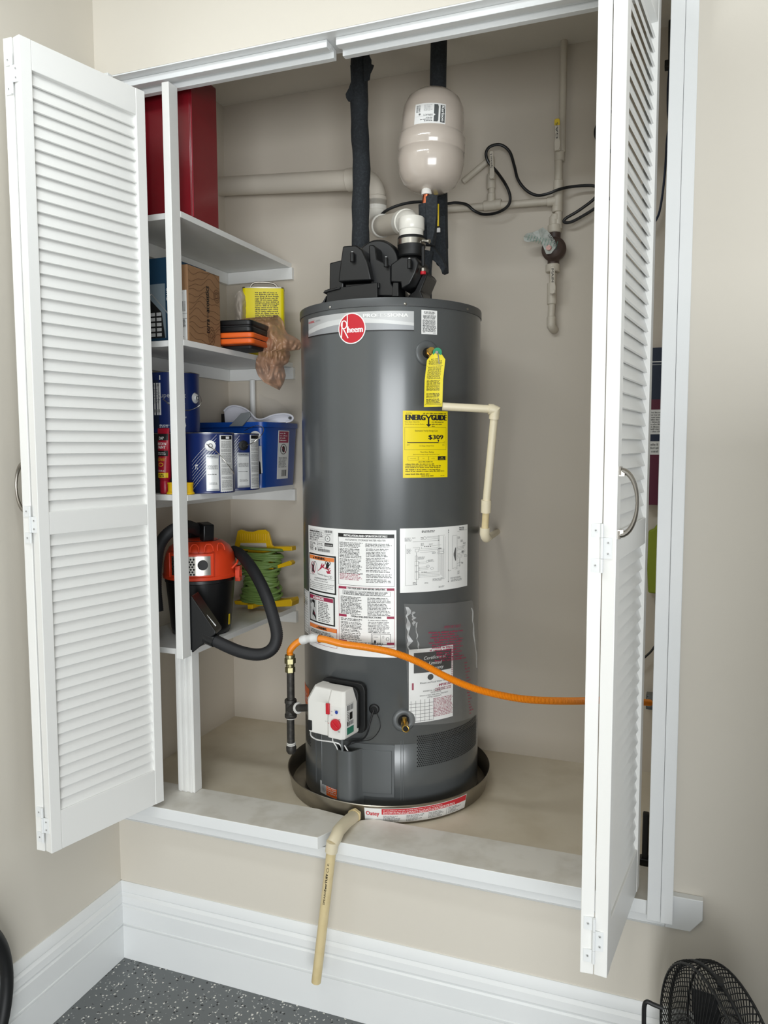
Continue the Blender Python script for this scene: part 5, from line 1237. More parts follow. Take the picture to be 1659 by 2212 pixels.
def sh_front(t, F_, th):
    L = Label(100, 100)
    for k in range(9):
        x0 = 98-k*0; L.line(96-k*1.0, 2+k*6.0, 8, 48+k*6.2, .6, 'silver_light', 1)
    L.build('print', None, F_(-.75, .36, .186, .006, 100, 100), t, sheet=False)
    L = Label(60, 110); L.greek(6, 4, 54, 8, 1); L.rect(4, 12, 56, 104, 'silver_light', .6).greek(6, 32, 54, 45, 4, 'ink_grey', .6, 0).greek(6, 58, 54, 62, 1, 'ink').greek(10, 84, 52, 92, 3, 'ink_grey')
    L.build('label_patch', 'silver_dark', F_(-.10, .40, .122, .008, 60, 110), t, nx=8, label='silver speckled label panel')
    L = Label(50, 160); L.rect(4, 2, 46, 12, 'ink', 1).rect(20, 4, 34, 10, 'paper_white', 2)
    for y, n in ((16, 2), (22, 6), (38, 4), (50, 2), (56, 9), (80, 4), (92, 8), (116, 3), (126, 9), (150, 2)): L.greek(4, y, 46, y+2.4*n, n, 'ink_grey', .5, .12)
    L.build('label_strip', 'paper', F_(.44, 1.12, .182, .003, 50, 160), t, nx=8, label='white strip of directions')
    L = Label(40, 20); L.text("rt", 14, 14, 13, 'ink_white')
    L.build('print', None, F_(-.62, -.30, .10, .065, 40, 20), t, sheet=False)
e0 = at(446, 959, y=.135)
paint_can(c1x, c1y, S3, 'dark blue gallon paint can with white ear and long white strip, third shelf front', sh_front, ear=(.07, .149, 'paper_white'), bail=[at(447, 960, y=.126), at(470, 978, y=.116), at(490, 1001, y=.125), at(503, 1018, y=.15), at(505, 1024, y=.17)])
def sh2(t, F_, th):
    L = Label(100, 100)
    for k in range(9): L.line(80-k*1.0, 2+k*6.0, 8, 42+k*6.2, .6, 'silver_light', 1)
    L.build('print', None, F_(-.6, .40, .186, .006, 100, 100), t, sheet=False)
    L = Label(60, 110); L.greek(6, 4, 54, 8, 1); L.rect(4, 12, 56, 104, 'silver_light', .6).greek(6, 32, 54, 45, 4, 'ink_grey', .6, 0).greek(6, 58, 54, 62, 1, 'ink').greek(10, 84, 52, 92, 3, 'ink_grey')
    L.build('label_patch', 'silver_dark', F_(.08, .62, .126, .010, 60, 110), t, nx=8)
    L = Label(50, 160); L.rect(4, 2, 46, 12, 'ink', 1)
    for y, n in ((16, 2), (22, 6), (38, 4), (50, 2), (56, 9), (80, 4), (92, 8), (116, 3), (126, 9), (150, 2)): L.greek(4, y, 46, y+2.4*n, n, 'ink_grey', .5, .12)
    L.build('label_strip', 'paper', F_(.66, 1.30, .186, .003, 50, 160), t, nx=8)
c2 = at(506, 1000, y=.385)
paint_can(c2.x+.002, .387, S3, 'dark blue gallon paint can with black ear, just left of the blue tub', sh2, ear=(.35, .150, 'rubber'), bail=[at(533, 962, y=.30), at(548, 955, y=.29), at(566, 938, y=.31), at(568, 924, y=.35), at(552, 920, y=.42), at(528, 930, y=.46)])
paint_can(-.7165, .216, S3, 'dark gallon paint can half hidden under the stacked blue can', None, m='black_plastic')
def sh3(t, F_, th):
    L = Label(100, 100)
    L.rect(1, 12, 20, 95, 'navy', .4, nx=3).rect(22, 4, 24, 12, 'paper_white', 1).poly([(44, 2), (52, 2), (50, 12), (52, 30), (46, 18)], 'paper_white', 1)
    L.text('SuperPaint', 18, 42, 8.5, 'silver_dark', w=52).text('PAINT AND PRIMER', 36, 53, 2.6, 'ink_white', w=32).text('IN ONE', 44, 57.5, 2.6, 'ink_white', w=12).text('ACRYLIC LATEX', 46, 77, 2.8, 'ink_white', w=24).text('exterior', 46, 81, 2.6, 'ink_white', w=18).greek(20, 88, 40, 94, 2, 'ink_white', .5).text('SEMI-GLOSS', 42, 96, 2.6, 'ink_white', w=20)
    L.rect(51, 4, 66, 24, 'paper_white', 1).rect(51.5, 6, 62, 23, 'ink_blue', 2).ell(57, 12, 2.6, 3.6, 'ink_red', 3).greek(53, 18, 61, 22, 2, 'ink_white', .5)
    L.poly([(63, 84), (66, 79), (69, 90), (67, 95)], 'silver_light', 1)
    L.build('print', None, F_(-1.0, 1.1, .186, .004, 100, 100), t, sheet=False)
    L = Label(30, 100); L.greek(4, 4, 26, 14, 3).greek(4, 18, 26, 48, 6, 'ink_grey', .5, .4).rect(2, 52, 28, 53.5, 'ink', 1).greek(4, 56, 26, 64, 2, 'ink_grey').bars(4, 82, 26, 92, 'ink_grey', 20)
    L.build('label_strip', 'paper', F_(-.86, -.50, .155, .055, 30, 100), t, nx=6)
bxr = at(425, 870, y=.2)
paint_can(-.662, .205, S3+.1905, 'dark blue gallon paint can stacked on top of two other cans', sh3, bail=[at(420, 848, y=.155), at(431, 855, y=.13), at(435, 868, y=.11), at(428, 878, y=.10), at(410, 886, y=.098), at(395, 885, y=.096), at(370, 876, y=.098), at(352, 862, y=.105)], ear=(.93, .11, 'silver_light'))
# red tube standing on its cap
tb = thing('sealant_tube', 'red squeeze tube of wall patch standing on its cap', 'tube', (at(357, 1060, y=.11).x, .11, S3))
bx0 = at(357, 1060, y=.11); tz = at(357, 925, y=.11).z-S3
T_ = Matrix.Translation((bx0.x, .11, S3))
MB().lathe([(.0150, 0), (.0158, .002), (.0158, .038), (.0150, .041), (0, .041)], 24, None, T_).build('cap', 'tube_red', tb)
mb = MB(); vs = []; n = 24; lv = ((.0415, .0155, .0155), (.050, .0195, .0195), (.09, .0200, .0185), (.14, .0202, .013), (tz-.01, .0212, .0045), (tz, .0215, .0016))
for z, a, b in lv: vs += [(a*math.cos(2*PI*i/n), b*math.sin(2*PI*i/n), z) for i in range(n)]
fs = [(k*n+i, k*n+(i+1) % n, (k+1)*n+(i+1) % n, (k+1)*n+i) for k in range(len(lv)-1) for i in range(n)]+[tuple(range(n))[::-1], tuple((len(lv)-1)*n+i for i in range(n))]
mb.add(vs, fs, None, T_); tbb = mb.build('tube_body', 'tube_red', tb)
L = Label(40, 140)
for k in range(7): L.rect(0, 14+8*k, 40, 22+8*k, 'ink', 1, nx=8)
L.rect(0, 13, 40, 14, 'ink', 1, nx=8).rect(0, 0, 40, 12, 'tube_red', 1, nx=8).rect(0, 30, 40, 43, 'tube_red', 1.8, nx=8).rect(0, 43, 40, 56, 'tube_red', 1.8, nx=8).text('DAP', 8, 28, 8, 'ink_white', bold=.6, w=18).text('PATCH N', 3, 42, 7, 'ink_white', bold=.6, w=32).text('PAINT', 6, 51, 7, 'ink_white', bold=.6, w=28).greek(6, 60, 36, 67, 2, 'ink_white', .5)
L.greek(5, 74, 35, 84, 3, 'ink_yellow', .4).ring(20, 92, 9, 5, 1.5, 'ink_yellow', 2).text('3 FL OZ (88 mL)', 3, 110, 4, 'ink_white', w=30).rect(0, 113, 40, 126, 'ink_yellow', 1.6, nx=8).greek(10, 115, 37, 124, 2, 'ink', .6)
def yfn(x, y, l):
    z = tz-.002-(tz-.052)*y/126; a_, b_ = .02, .01
    for (z0_, a0_, b0_), (z1_, a1_, b1_) in zip(lv, lv[1:]):
        if z0_ <= z <= z1_: f_ = (z-z0_)/(z1_-z0_); a_ = a0_+(a1_-a0_)*f_; b_ = b0_+(b1_-b0_)*f_
    dx = a_*.94*(x/20-1); return V(bx0.x+dx, .11-b_*math.sqrt(max(.02, 1-(dx/a_)**2))-l-.0004, S3+z)
L.build('print', None, yfn, tbb, sheet=False, lift=.001)
# yellow cap / small pot
for (u, nm, lb) in ((394, 'yellow_cap', 'small yellow plastic pot right of the slim post, before the paint cans'), (374, 'yellow_cap', 'small yellow plastic pot left of the slim post, next to the red tube')):
    p = at(u, 1050, y=.097); w_ = .0225 if u == 394 else .0165
    p.x += .012 if u == 394 else 0
    tag(MB().lathe([(w_+.004, 0), (w_+.004, .004), (w_, .009), (w_, .030), (w_+.0015, .033), (w_+.001, .036), (w_-.002, .036), (w_-.003, .010), (0, .010)], 28, None, Matrix.Translation((p.x, .0975, S3))).build(nm, 'yellow_plastic'), lb, 'pot')
# blue tub with scoop
tu = thing('storage_tub', 'bright blue plastic tub at the back of the third shelf', 'tub', (-.58, .62, S3))
ht_ = at(600, 912, y=.55).z-S3
def ring_(x0, x1, y0, y1, z, c):
    pts = []
    for cx, cy, a in ((x1-c, y1-c, 0), (x0+c, y1-c, 90), (x0+c, y0+c, 180), (x1-c, y0+c, 270)):
        for k in range(4): t = math.radians(a+30*k); pts.append((cx+c*math.cos(t), cy+c*math.sin(t), z))
    return pts
X0, X1, Y0, Y1 = -.795, -.494, .488, .760
secs = [ring_(X0+.02, X1-.012, Y0+.012, Y1-.012, S3, .02), ring_(X0, X1, Y0, Y1, S3+ht_-.02, .025), ring_(X0-.0, X1+.006, Y0-.006, Y1+.004, S3+ht_-.018, .027), ring_(X0-.0, X1+.006, Y0-.006, Y1+.004, S3+ht_, .027), ring_(X0+.006, X1-.004, Y0+.004, Y1-.006, S3+ht_, .022), ring_(X0+.024, X1-.016, Y0+.016, Y1-.016, S3+.006, .018)]
mb = MB(); vs = [p for s_ in secs for p in s_]; n = len(secs[0])
fs = [(k*n+i, k*n+(i+1) % n, (k+1)*n+(i+1) % n, (k+1)*n+i) for k in range(5) for i in range(n)]+[tuple(range(n))[::-1], tuple(5*n+i for i in range(n))]
mb.add(vs, fs); mb.build('tub_body', 'blue_tub', tu, ang=40)
L = Label(30, 120); L.rect(2, 2, 28, 30, 'ink_crimson', 1).greek(4, 5, 26, 28, 4, 'ink_white', .3).ring(15, 46, 9, 13, 1.4, 'ink', 2).ell(15, 46, 4, 8, 'ink', 2).line(8, 38, 22, 56, 1.5, 'ink_crimson', 3).greek(3, 66, 27, 92, 9, 'ink_grey', .5, .2).bars(12, 98, 26, 114, 'ink', 14)
x1_ = X1
L.build('warning_sticker', 'paper', lambda x, y, l: V(X1+.0005-.012*(y+15)/150+l, .60+.085*x/30, S3+ht_-.028-(ht_-.055)*y/120), tu, nx=2, label='white warning sticker on the tub')
L = Label(60, 100); L.ell(45, 10, 12, 9, 'paper_white', 1).rect(30, 30, 58, 82, 'paper_white', 1).poly([(36, 84), (36, 58), (46, 50), (54, 62), (55, 84)], 'ink', 2).poly([(4, 20), (40, 6), (44, 9), (10, 26)], 'ink_white', 1)
L.build('print', None, lambda x, y, l: V(X1-.11+.105*x/60, Y0-.001+.010*y/100-l, S3+ht_-.03-(ht_-.05)*y/100), tu, sheet=False, lift=.002)
mb = MB(); e_ = at(505, 912, y=Y0-.012); mb.prism([(0, 0), (.055, 0), (.09, .035), (.085, .050), (.05, .045), (.015, .012)], -.004, .004, 'y', None, Matrix.Translation((e_.x-.02, Y0-.012, e_.z-.015))); mb.build('tub_handle', 'flex_grey', tu, bevel=.002)
# scoop lying in the tub
sc = thing('dust_scoop', 'white plastic hand scoop lying on top of the blue tub', 'scoop', (-.6, .62, S3+ht_))
yy = .60
outl = [(484, 884), (492, 878), (505, 876), (520, 879), (532, 884), (542, 893), (550, 902), (556, 906), (568, 905), (585, 898), (600, 895), (615, 894), (628, 897), (633, 903), (630, 910), (618, 914), (600, 916), (560, 916), (520, 914), (486, 912)]
P3 = [at(u, v, y=yy) for u, v in outl]; n = len(P3)
mb = MB(); d = V(0, .006, 0); zlow = S3+ht_+.001
P3 = [V(p.x, p.y, max(p.z, zlow)) for p in P3]
mb.add(P3+[p+d for p in P3], [tuple(range(n)), tuple(range(2*n-1, n-1, -1))]+[(i, n+i, n+(i+1) % n, (i+1) % n) for i in range(n)]); mb.build('scoop_pan', 'scoop_white', sc, smooth=False)
rim = smooth_path([at(u, v, y=yy-.012) for u, v in ((484, 888), (492, 880), (505, 876.5), (520, 879), (532, 884.5), (542, 893), (550, 902), (558, 906), (570, 905), (585, 898.5), (600, 895), (615, 894), (628, 897), (633, 903), (629, 909), (618, 912))], 4)
MB().tube(rim, .0035, 8).build('scoop_rim', 'scoop_white', sc)
p = at(627, 903, y=yy-.008); MB().cyl(p, p+V(0, -.006, 0), .005, 12).build('hang_hole', 'jacket_matte', sc)
tag(MB().box((0, 0, 0), (.012, .006, .035)).build('black_clip', 'rubber', loc=(at(482, 905, y=.60).x-.008, .60, S3+ht_+.0005)), 'small black upright clip at the left end of the white scoop', 'clip')
bag('plastic_bag', 'thin clear plastic bag behind the blue tub', [(560, 850), (575, 858), (595, 864), (612, 875), (628, 890), (640, 915), (638, 930), (632, 912), (600, 905), (570, 908), (562, 880)], .755, .772, 'bag_clear_dull', 1, 9, .0008, .004)
# ---------------------------------------------------- lowest shelf: wet/dry vacuum
vx, vy = -.640, .300
vc = thing('shop_vacuum', 'black and orange wet and dry vacuum with a chrome grille on the lowest shelf', 'vacuum cleaner', (vx, vy, S4))
T_ = Matrix.Translation((vx, vy, S4)); zl0 = at(447, 1258, y=vy-.10).z-S4; zl1 = at(447, 1168, y=vy-.05).z-S4
MB().lathe([(.092, 0), (.095, .004), (.100, .02), (.1145, zl0-.012), (.1175, zl0-.010), (.1175, zl0), (0, zl0)], 56, None, T_).build('drum', 'black_plastic', vc, ang=40)
hl = zl1-zl0
lid = MB().lathe([(.118, 0), (.1235, .002), (.1245, .012), (.121, .016), (.119, .05), (.112, hl*.62), (.100, hl*.80), (.078, hl*.93), (.05, hl), (0, hl+.002)], 56, None, Matrix.Translation((vx, vy, S4+zl0+.0008))).build('motor_cover', 'orange_plastic', vc, ang=35)
th_v = math.atan2(.8624-vx, 1.94+vy)
ZL = S4+zl0
def vfn(a0, a1, z1_, z0_, W_, H_, R=.1245): return cyl_fn(vx, vy, R, th_v+a0, th_v+a1, ZL+z1_, ZL+z0_, W_, H_)
fz = lambda v: at(440, v, y=vy-.12).z-ZL
g1, g0 = fz(1207)+.004, fz(1246)
a_of = lambda u: math.asin(max(-1, min(1, ((u-452)/((at(452, 1230, y=vy)-CAM).dot(fwd)**-1*F))/.1245)))
# rim frame and grille
def cs(mb, a0, a1, z0, z1, r0, r1, n=16, m=None):
    vs = []
    for i in range(n+1):
        t = th_v+a0+(a1-a0)*i/n
        for r, z in ((r0, z0), (r1, z0), (r1, z1), (r0, z1)): vs.append((vx+r*math.sin(t), vy-r*math.cos(t), z+ZL))
    fs = [(4*i+k, 4*i+(k+1) % 4, 4*i+4+(k+1) % 4, 4*i+4+k) for i in range(n) for k in range(4)]+[(0, 1, 2, 3), (4*n+3, 4*n+2, 4*n+1, 4*n)]
    mb.add(vs, fs, m)
ga0, ga1 = -.78, .26
mb = MB(); cs(mb, ga0-.08, ga1+.08, g0-.006, g1+.008, .112, .128); mb.build('grille_frame', 'orange_plastic', vc, bevel=.002)
mb = MB(); cs(mb, ga0, ga1, g0, g1, .120, .1288); gr = mb.build('grille', 'steel', vc, smooth=True)
mb = MB(); dzz = .0082
for j in range(int((g1-g0)/dzz)+1):
    for i in range(26):
        a = ga0+.03+i*.0095/.1288+(.00475/.1288)*(j % 2); z = g0+.004+j*dzz
        if a > -.14 or z > g1-.003: continue
        t = th_v+a; c = V(vx+.1292*math.sin(t), vy-.1292*math.cos(t), ZL+z); e_ = V(math.cos(t), math.sin(t), 0)
        mb.add([c+e_*(.0036*math.cos(PI*k/3+PI/6))+V(0, 0, .0036*math.sin(PI*k/3+PI/6)) for k in range(6)], [tuple(range(6))])
o = mb.build('grille_hole', 'dark_hole', gr, smooth=False); o['kind'] = 'stuff'
t = th_v+.06; c = V(vx+.127*math.sin(t), vy-.127*math.cos(t), ZL+(g0+g1)/2+.003); n_ = V(math.sin(t), -math.cos(t), 0)
MB().cyl(c, c+n_*.007, .0165, 28).build('power_knob', 'rubber', vc, bevel=.001)
# arches on the cover
for a in (-.55, -.15, .25, .62):
    t = th_v+a; c = V(vx+.1165*math.sin(t), vy-.1165*math.cos(t), ZL+g1+.014); e_ = V(math.cos(t), math.sin(t), 0); n_ = V(math.sin(t), -math.cos(t), 0)
    MB().tube([c-e_*.014+n_*.001, c-e_*.013+V(0, 0, .014)-n_*.002, c-e_*.006+V(0, 0, .023)-n_*.006, c+e_*.006+V(0, 0, .023)-n_*.006, c+e_*.013+V(0, 0, .014)-n_*.002, c+e_*.014+n_*.001], .0022, 8).build('arch_rib', 'orange_plastic', vc)
# latch
t = th_v+1.25; c = V(vx+.128*math.sin(t), vy-.128*math.cos(t), ZL+.012); f_ = frame(c, V(math.cos(t), math.sin(t), 0), (0, 0, 1))
mb = MB(); mb.box((-.016, -.012, -.026), (-.009, .004, .026), None, f_).box((.009, -.012, -.026), (.016, .004, .026), None, f_).box((-.016, -.013, .010), (.016, .004, .026), None, f_).box((-.016, -.013, -.026), (.016, .004, -.012), None, f_)
mb.build('latch', 'orange_plastic', vc, bevel=.002)
MB().tube([f_ @ V(-.03, .01, .02), f_ @ V(-.02, -.004, .036), f_ @ V(0, -.006, .048), f_ @ V(.012, .0, .05)], .004, 8).build('latch_arm', 'orange_plastic', vc)
# carrying handle
hc = V(vx+.006, vy-.01, S4+zl1+.001)
f_ = frame(hc, (1, -.5, 0), (0, 0, 1)); f_h = f_
MB().prism([(-.052, 0), (.06, 0), (.064, .052), (.03, .056), (-.03, .040), (-.058, .012)][:0] or [(-.066, -.006), (-.030, -.006), (-.026, .016), (-.008, .030), (.034, .034), (.036, -.004), (.062, -.004), (.066, .050), (.030, .058), (-.012, .052), (-.048, .034), (-.068, .010)], -.020, .020, 'y', None, f_).build('carry_handle', 'black_plastic', vc, bevel=.004)
MB().lathe([(.066, 0), (.066, .006), (.05, .010), (0, .011)], 40, None, Matrix.Translation((vx, vy, S4+zl1-.010))).build('top_cap', 'black_plastic', vc)
MB().prism([(-.004, 0), (.004, 0), (.006, .035), (.0, .035)], -.001, .001, 'y', None, frame(V(vx+.1075*math.sin(th_v+1.0), vy-.1075*math.cos(th_v+1.0), S4+.03), V(math.cos(th_v+1), math.sin(th_v+1), 0), (0, 0, 1))).build('spec_sticker', 'ink_yellow', vc)
# floor nozzle leaning at the front edge, and the hose
nz = MB(); Pn = [at(u, v, y=.085) for u, v in ((411, 1295), (418, 1285), (470, 1362), (470, 1368), (421, 1408), (413, 1405))]
d = V(-.02, .055, 0); n = len(Pn)
nz.add([p-V(0, .012, 0) for p in Pn]+[p+d for p in Pn], [tuple(range(n)), tuple(range(2*n-1, n-1, -1))]+[(i, n+i, n+(i+1) % n, (i+1) % n) for i in range(n)])
nz.build('floor_nozzle', 'black_plastic', vc, bevel=.003, smooth=False)
a, b = at(447, 1328, y=.070), at(467, 1351, y=.070); MB().prism([(a.x, a.z), (b.x, b.z), (b.x-.002, b.z-.003)], a.y-.001, a.y+.001, 'y').build('nozzle_mark', 'silver_light', vc, smooth=False)
hpth = [at(*p[:2], y=p[2]) for p in ((505, 1190, .44), (520, 1198, .36), (540, 1222, .27), (560, 1255, .21), (578, 1295, .17), (592, 1340, .15), (598, 1372, .14), (592, 1396, .13), (576, 1410, .12), (552, 1414, .11), (520, 1408, .10), (490, 1396, .095), (465, 1384, .09), (452, 1378, .09))]
hpth = resample(smooth_path(hpth, 12), .0026)
MB().tube(hpth, .0185, 18, rad=lambda i: .0192 if i % 2 else .0178).build('hose', 'black_soft', vc, ang=80)
q_ = hpth[-1]; MB().cyl(hpth[-10], q_+V(-.012, .0, .003), .021, 20).build('hose_cuff', 'black_plastic', vc)
h2 = resample(smooth_path([at(*p[:2], y=p[2]) for p in ((432, 1146, .30), (400, 1136, .17), (368, 1148, .12), (346, 1175, .105), (338, 1215, .10), (336, 1270, .10), (340, 1320, .10))], 10), .003)
h2 = [V(max(p.x, -.785), p.y, p.z) for p in h2]
MB().tube(h2, .019, 18, rad=lambda i: .0195 if i % 2 else .0182).build('hose', 'black_soft', vc, ang=80)
# dark blue sack left of post
MB().lathe([(.024, 0), (.027, .01), (.028, .12), (.026, .24), (.016, .31), (0, .32)], 28, None, Matrix.Translation((-.783, .145, S4))).build('x', 'navy')
bpy.data.objects['x'].name = 'blue_bottle'; tag(bpy.data.objects['blue_bottle'], 'dark navy rounded jug left of the vacuum, behind the slim post', 'jug')
# ---------------------------------------------------- extension cord reel
rl = thing('cord_reel', 'yellow plastic cord winder wrapped with green extension cord', 'cord reel', (-.56, .64, S4))
yr = .66
R_ = lambda u, v, y=yr: at(u, v, y=y)
def plate(pix, y, th, name, m, par): 
    P3 = [R_(u, v, y) for u, v in pix]; n = len(P3); d = V(0, th, 0)
    P3 = [V(p.x, p.y, max(p.z, S4+.001)) for p in P3]
    return MB().add(P3+[p+d for p in P3], [tuple(range(n)), tuple(range(2*n-1, n-1, -1))]+[(i, n+i, n+(i+1) % n, (i+1) % n) for i in range(n)]).build(name, m, par, bevel=.002, smooth=False)
plate([(507, 1175), (513, 1147), (520, 1144), (532, 1148), (545, 1149), (558, 1145), (572, 1144), (580, 1150), (587, 1178), (596, 1184), (601, 1190), (505, 1190)], yr, .010, 'winder_head', 'yellow_plastic', rl)
plate([(519, 1173), (574, 1173), (576, 1183), (518, 1183)], yr-.0025, .003, 'hand_slot', 'closet_paint', rl)
for k in range(13): u = 517+k*5; plate([(u, 1153), (u+2, 1153), (u+2, 1168), (u, 1168)], yr-.002, .003, 'grip_rib', 'yellow_plastic', rl)
plate([(586, 1181), (630, 1181), (631, 1190), (600, 1190)], yr-.0, .035, 'upper_arm', 'yellow_plastic', rl)
plate([(596, 1222), (625, 1211), (631, 1216), (629, 1221), (600, 1228)], yr-.01, .03, 'middle_arm', 'yellow_plastic', rl)
plate([(505, 1298), (600, 1298), (628, 1294), (631, 1300), (630, 1310), (598, 1311), (508, 1306)], yr-.02, .06, 'lower_arm', 'yellow_plastic', rl)
plate([(534, 1306), (546, 1306), (545, 1316), (535, 1316)], yr-.055, .10, 'foot', 'yellow_plastic', rl)
plate([(535, 1190), (590, 1190), (590, 1300), (535, 1300)], yr, .012, 'winder_body', 'yellow_plastic', rl)
rnd = random.Random(4); cord = []
zA_, zB_ = R_(560, 1186).z, R_(560, 1303).z; turns = 30
for i in range(turns*20+1):
    f = i/(turns*20); a = 2*PI*i/20; z = zA_+(zB_-zA_)*(f*1.0)+.012*math.sin(a*.37+f*9)*(.4+math.sin(f*40)*.6)
    prof_ = .060-.016*math.sin(PI*min(1, max(0, (f-.15)/.7)))+.004*math.sin(f*60)
    if f < .22: prof_ += .008
    cc = R_(566-6*f, 1200, yr+.004)
    cord.append(V(cc.x+(prof_+.018)*math.cos(a), yr+.004+(.034+.004*math.sin(i*.11))*math.sin(a), z))
MB().tube(cord, .0054, 6).build('wound_cord', 'lime_cord', rl)
cord = []
for i in range(18*20+1):
    f = i/(18*20); a = -2*PI*i/20+.4*math.sin(i*.05); z = zA_-.006+(zB_-zA_+.02)*abs(((f*2.0) % 2)-1)+.02*math.sin(a)*math.sin(f*13)
    cc = R_(566-6*f, 1200, yr+.004); rr = .052+.010*math.sin(f*21)
    cord.append(V(cc.x+(rr+.02)*math.cos(a), yr+.004+.0395*math.sin(a), min(max(z, S4+.012), zA_+.002)))
MB().tube(cord, .0054, 6).build('wound_cord', 'lime_cord', rl)
# ================================================================== SEEN THROUGH THE GAP AT THE RIGHT
def gb_(u, v, y=.745): return at(u, v, y=y)
eb_ = thing('hanging_package', 'maroon and navy package with white labels on the back wall, seen through the right gap', 'package', tuple(gb_(1424, 920)))
bands = [(752, 862, 'navy'), (862, 884, 'maroon'), (884, 937, 'paper'), (937, 952, 'navy'), (952, 981, 'paper'), (981, 1090, 'maroon')]
xl, xr = gb_(1395, 920).x, gb_(1470, 920).x
zs_ = [gb_(1424, b[0]).z for b in bands]+[gb_(1424, 1090).z]
MB().box((xl, .730, zs_[-1]), (xr, .780, zs_[0])).build('package_box', 'maroon', eb_, smooth=False, bevel=.003)
L = Label(100, 338)
for a, b, c in bands: L.rect(0, a-752, 100, b-752, c, 1)
L.greek(10, 136, 90, 182, 9, 'ink_grey', .5, .1).greek(10, 204, 45, 226, 3, 'ink_grey').ring(52, 214, 9, 9, 2, 'ink', 2).text('UL', 47, 218, 8, 'ink', w=10).line(0, 30, 60, 30, 2, 'silver_light', 2).line(0, 36, 70, 36, 1.5, 'silver_dark', 2).line(65, 10, 58, 50, 5, 'silver_light', 2)
L.build('print', None, plane_fn((xl, .7295, zs_[0]), (1, 0, 0), (0, 0, -1), xr-xl, zs_[0]-zs_[-1], 100, 338), eb_, sheet=False)
a = gb_(1403, 1140); P_l = [gb_(u, v, .74) for u, v in ((1401, 1147), (1412, 1143), (1424, 1128), (1450, 1130), (1448, 1200), (1438, 1285), (1400, 1281), (1398, 1230))]
n = len(P_l); d = V(0, .03, 0)
tag(MB().add(P_l+[p+d for p in P_l], [tuple(range(n)), tuple(range(2*n-1, n-1, -1))]+[(i, n+i, n+(i+1) % n, (i+1) % n) for i in range(n)]).build('green_cloth', 'lime_cloth', bevel=.006, seg=3), 'olive green cloth hanging on the back wall, seen through the right gap', 'cloth')
tag(MB().tube(smooth_path([gb_(*p) for p in ((1418, 1284), (1417, 1300), (1420, 1318), (1430, 1360), (1420, 1385), (1408, 1405), (1395, 1418), (1370, 1440))], 6), .0035, 8).build('thin_cable', 'cable'), 'thin black cable dropping behind the right door below the green cloth', 'cable')
tag(MB().tube(smooth_path([gb_(*p) for p in ((1456, -60), (1454, 10), (1449, 30), (1447, 70), (1447, 135))], 6), .0048, 8).build('thin_cable', 'cable'), 'black cable at the top of the right gap, above its black plug', 'cable')
p = gb_(1449, 141); tag(MB().box((-.018, -.018, -.011), (.018, .012, .011)).build('cable_plug', 'rubber', loc=(p.x, p.y, p.z), bevel=.002), 'black plug joining the two cables in the right gap', 'plug')
tag(MB().tube(smooth_path([gb_(*p) for p in ((1446, 148), (1443, 190), (1443, 240), (1446, 268), (1441, 300), (1438, 350), (1434, 395), (1428, 440), (1420, 470), (1400, 500))], 6), .0036, 8).build('thin_cable', 'navy'), 'dark navy cable hanging in the right gap below the black plug', 'cable')
gv = thing('gas_shutoff', 'grey metal gas shutoff at the end of the orange hose by the back wall', 'valve', tuple(gb_(1404, 1535)))
p = at(1404, 1519, y=.66)
MB().cyl(p, p+V(.004, .05, -.002), .014, 16).build('fitting', 'flex_grey', gv); p2 = p+V(.004, .05, -.012)
MB().box((-.018, -.02, -.03), (.018, .02, .02)).build('valve_block', 'jacket', gv, loc=p2+V(0, .03, 0), bevel=.003); MB().cyl(p2+V(0, .045, 0), V(p2.x, .7825, p2.z), .012, 14).build('wall_nipple', 'black_iron', gv)
# black rod standing in the right corner
ro = thing('black_bracket', 'tall thin black tool standing on the closet floor beside the right casing', 'tool', (.83, .2, ZCF))
a = at(1394, 1755, y=.16); b = at(1388, 1920, y=.16)
MB().box((-.008, -.010, 0), (.008, .010, a.z-ZCF-.001)).build('blade', 'rubber', ro, loc=(a.x+.002, .16, ZCF+.001), bevel=.003)
MB().box((-.014, -.014, 0), (.014, .014, .020)).build('base', 'black_plastic', ro, loc=(a.x+.002, .16, ZCF+.001), bevel=.003)
# scuffs on closet wall (small proud paint marks)
# ================================================================== WIRE FAN, lower right
fn_ = thing('floor_fan', 'black wire-cage floor fan at the lower right corner, before the wall', 'fan', (.97, -.36, 0))
fc = at(1492, 2076, y=-.17); FR = .228
C_ = fc-(V(-.406, .914, 0)*.577+V(0, 0, .815))*FR
axd = V(-.80, -.60, .0).normalized()
axd = V(-.914, -.406, .0).normalized()
upf = (V(0, 0, 1)-axd*axd.z).normalized(); sd = axd.cross(upf)
P_f = lambda r, a, h: C_+upf*(r*math.cos(a))+sd*(r*math.sin(a))+axd*h
def ringp(r, h, rr, name, n=56): MB().tube([P_f(r, 2*PI*i/n, h) for i in range(n+1)], rr, 8, cap=False).build(name, 'rubber', fn_)
ringp(FR, 0, .0042, 'rim_ring'); ringp(FR-.003, .023, .0030, 'cage_ring'); ringp(FR-.003, -.042, .0030, 'cage_ring'); ringp(FR*.55, .036, .0022, 'cage_ring'); ringp(FR*.55, -.057, .0022, 'cage_ring'); ringp(.045, .037, .0026, 'cage_ring'); ringp(.045, -.059, .0026, 'cage_ring')
NW = 96; w_mesh = [None, None]
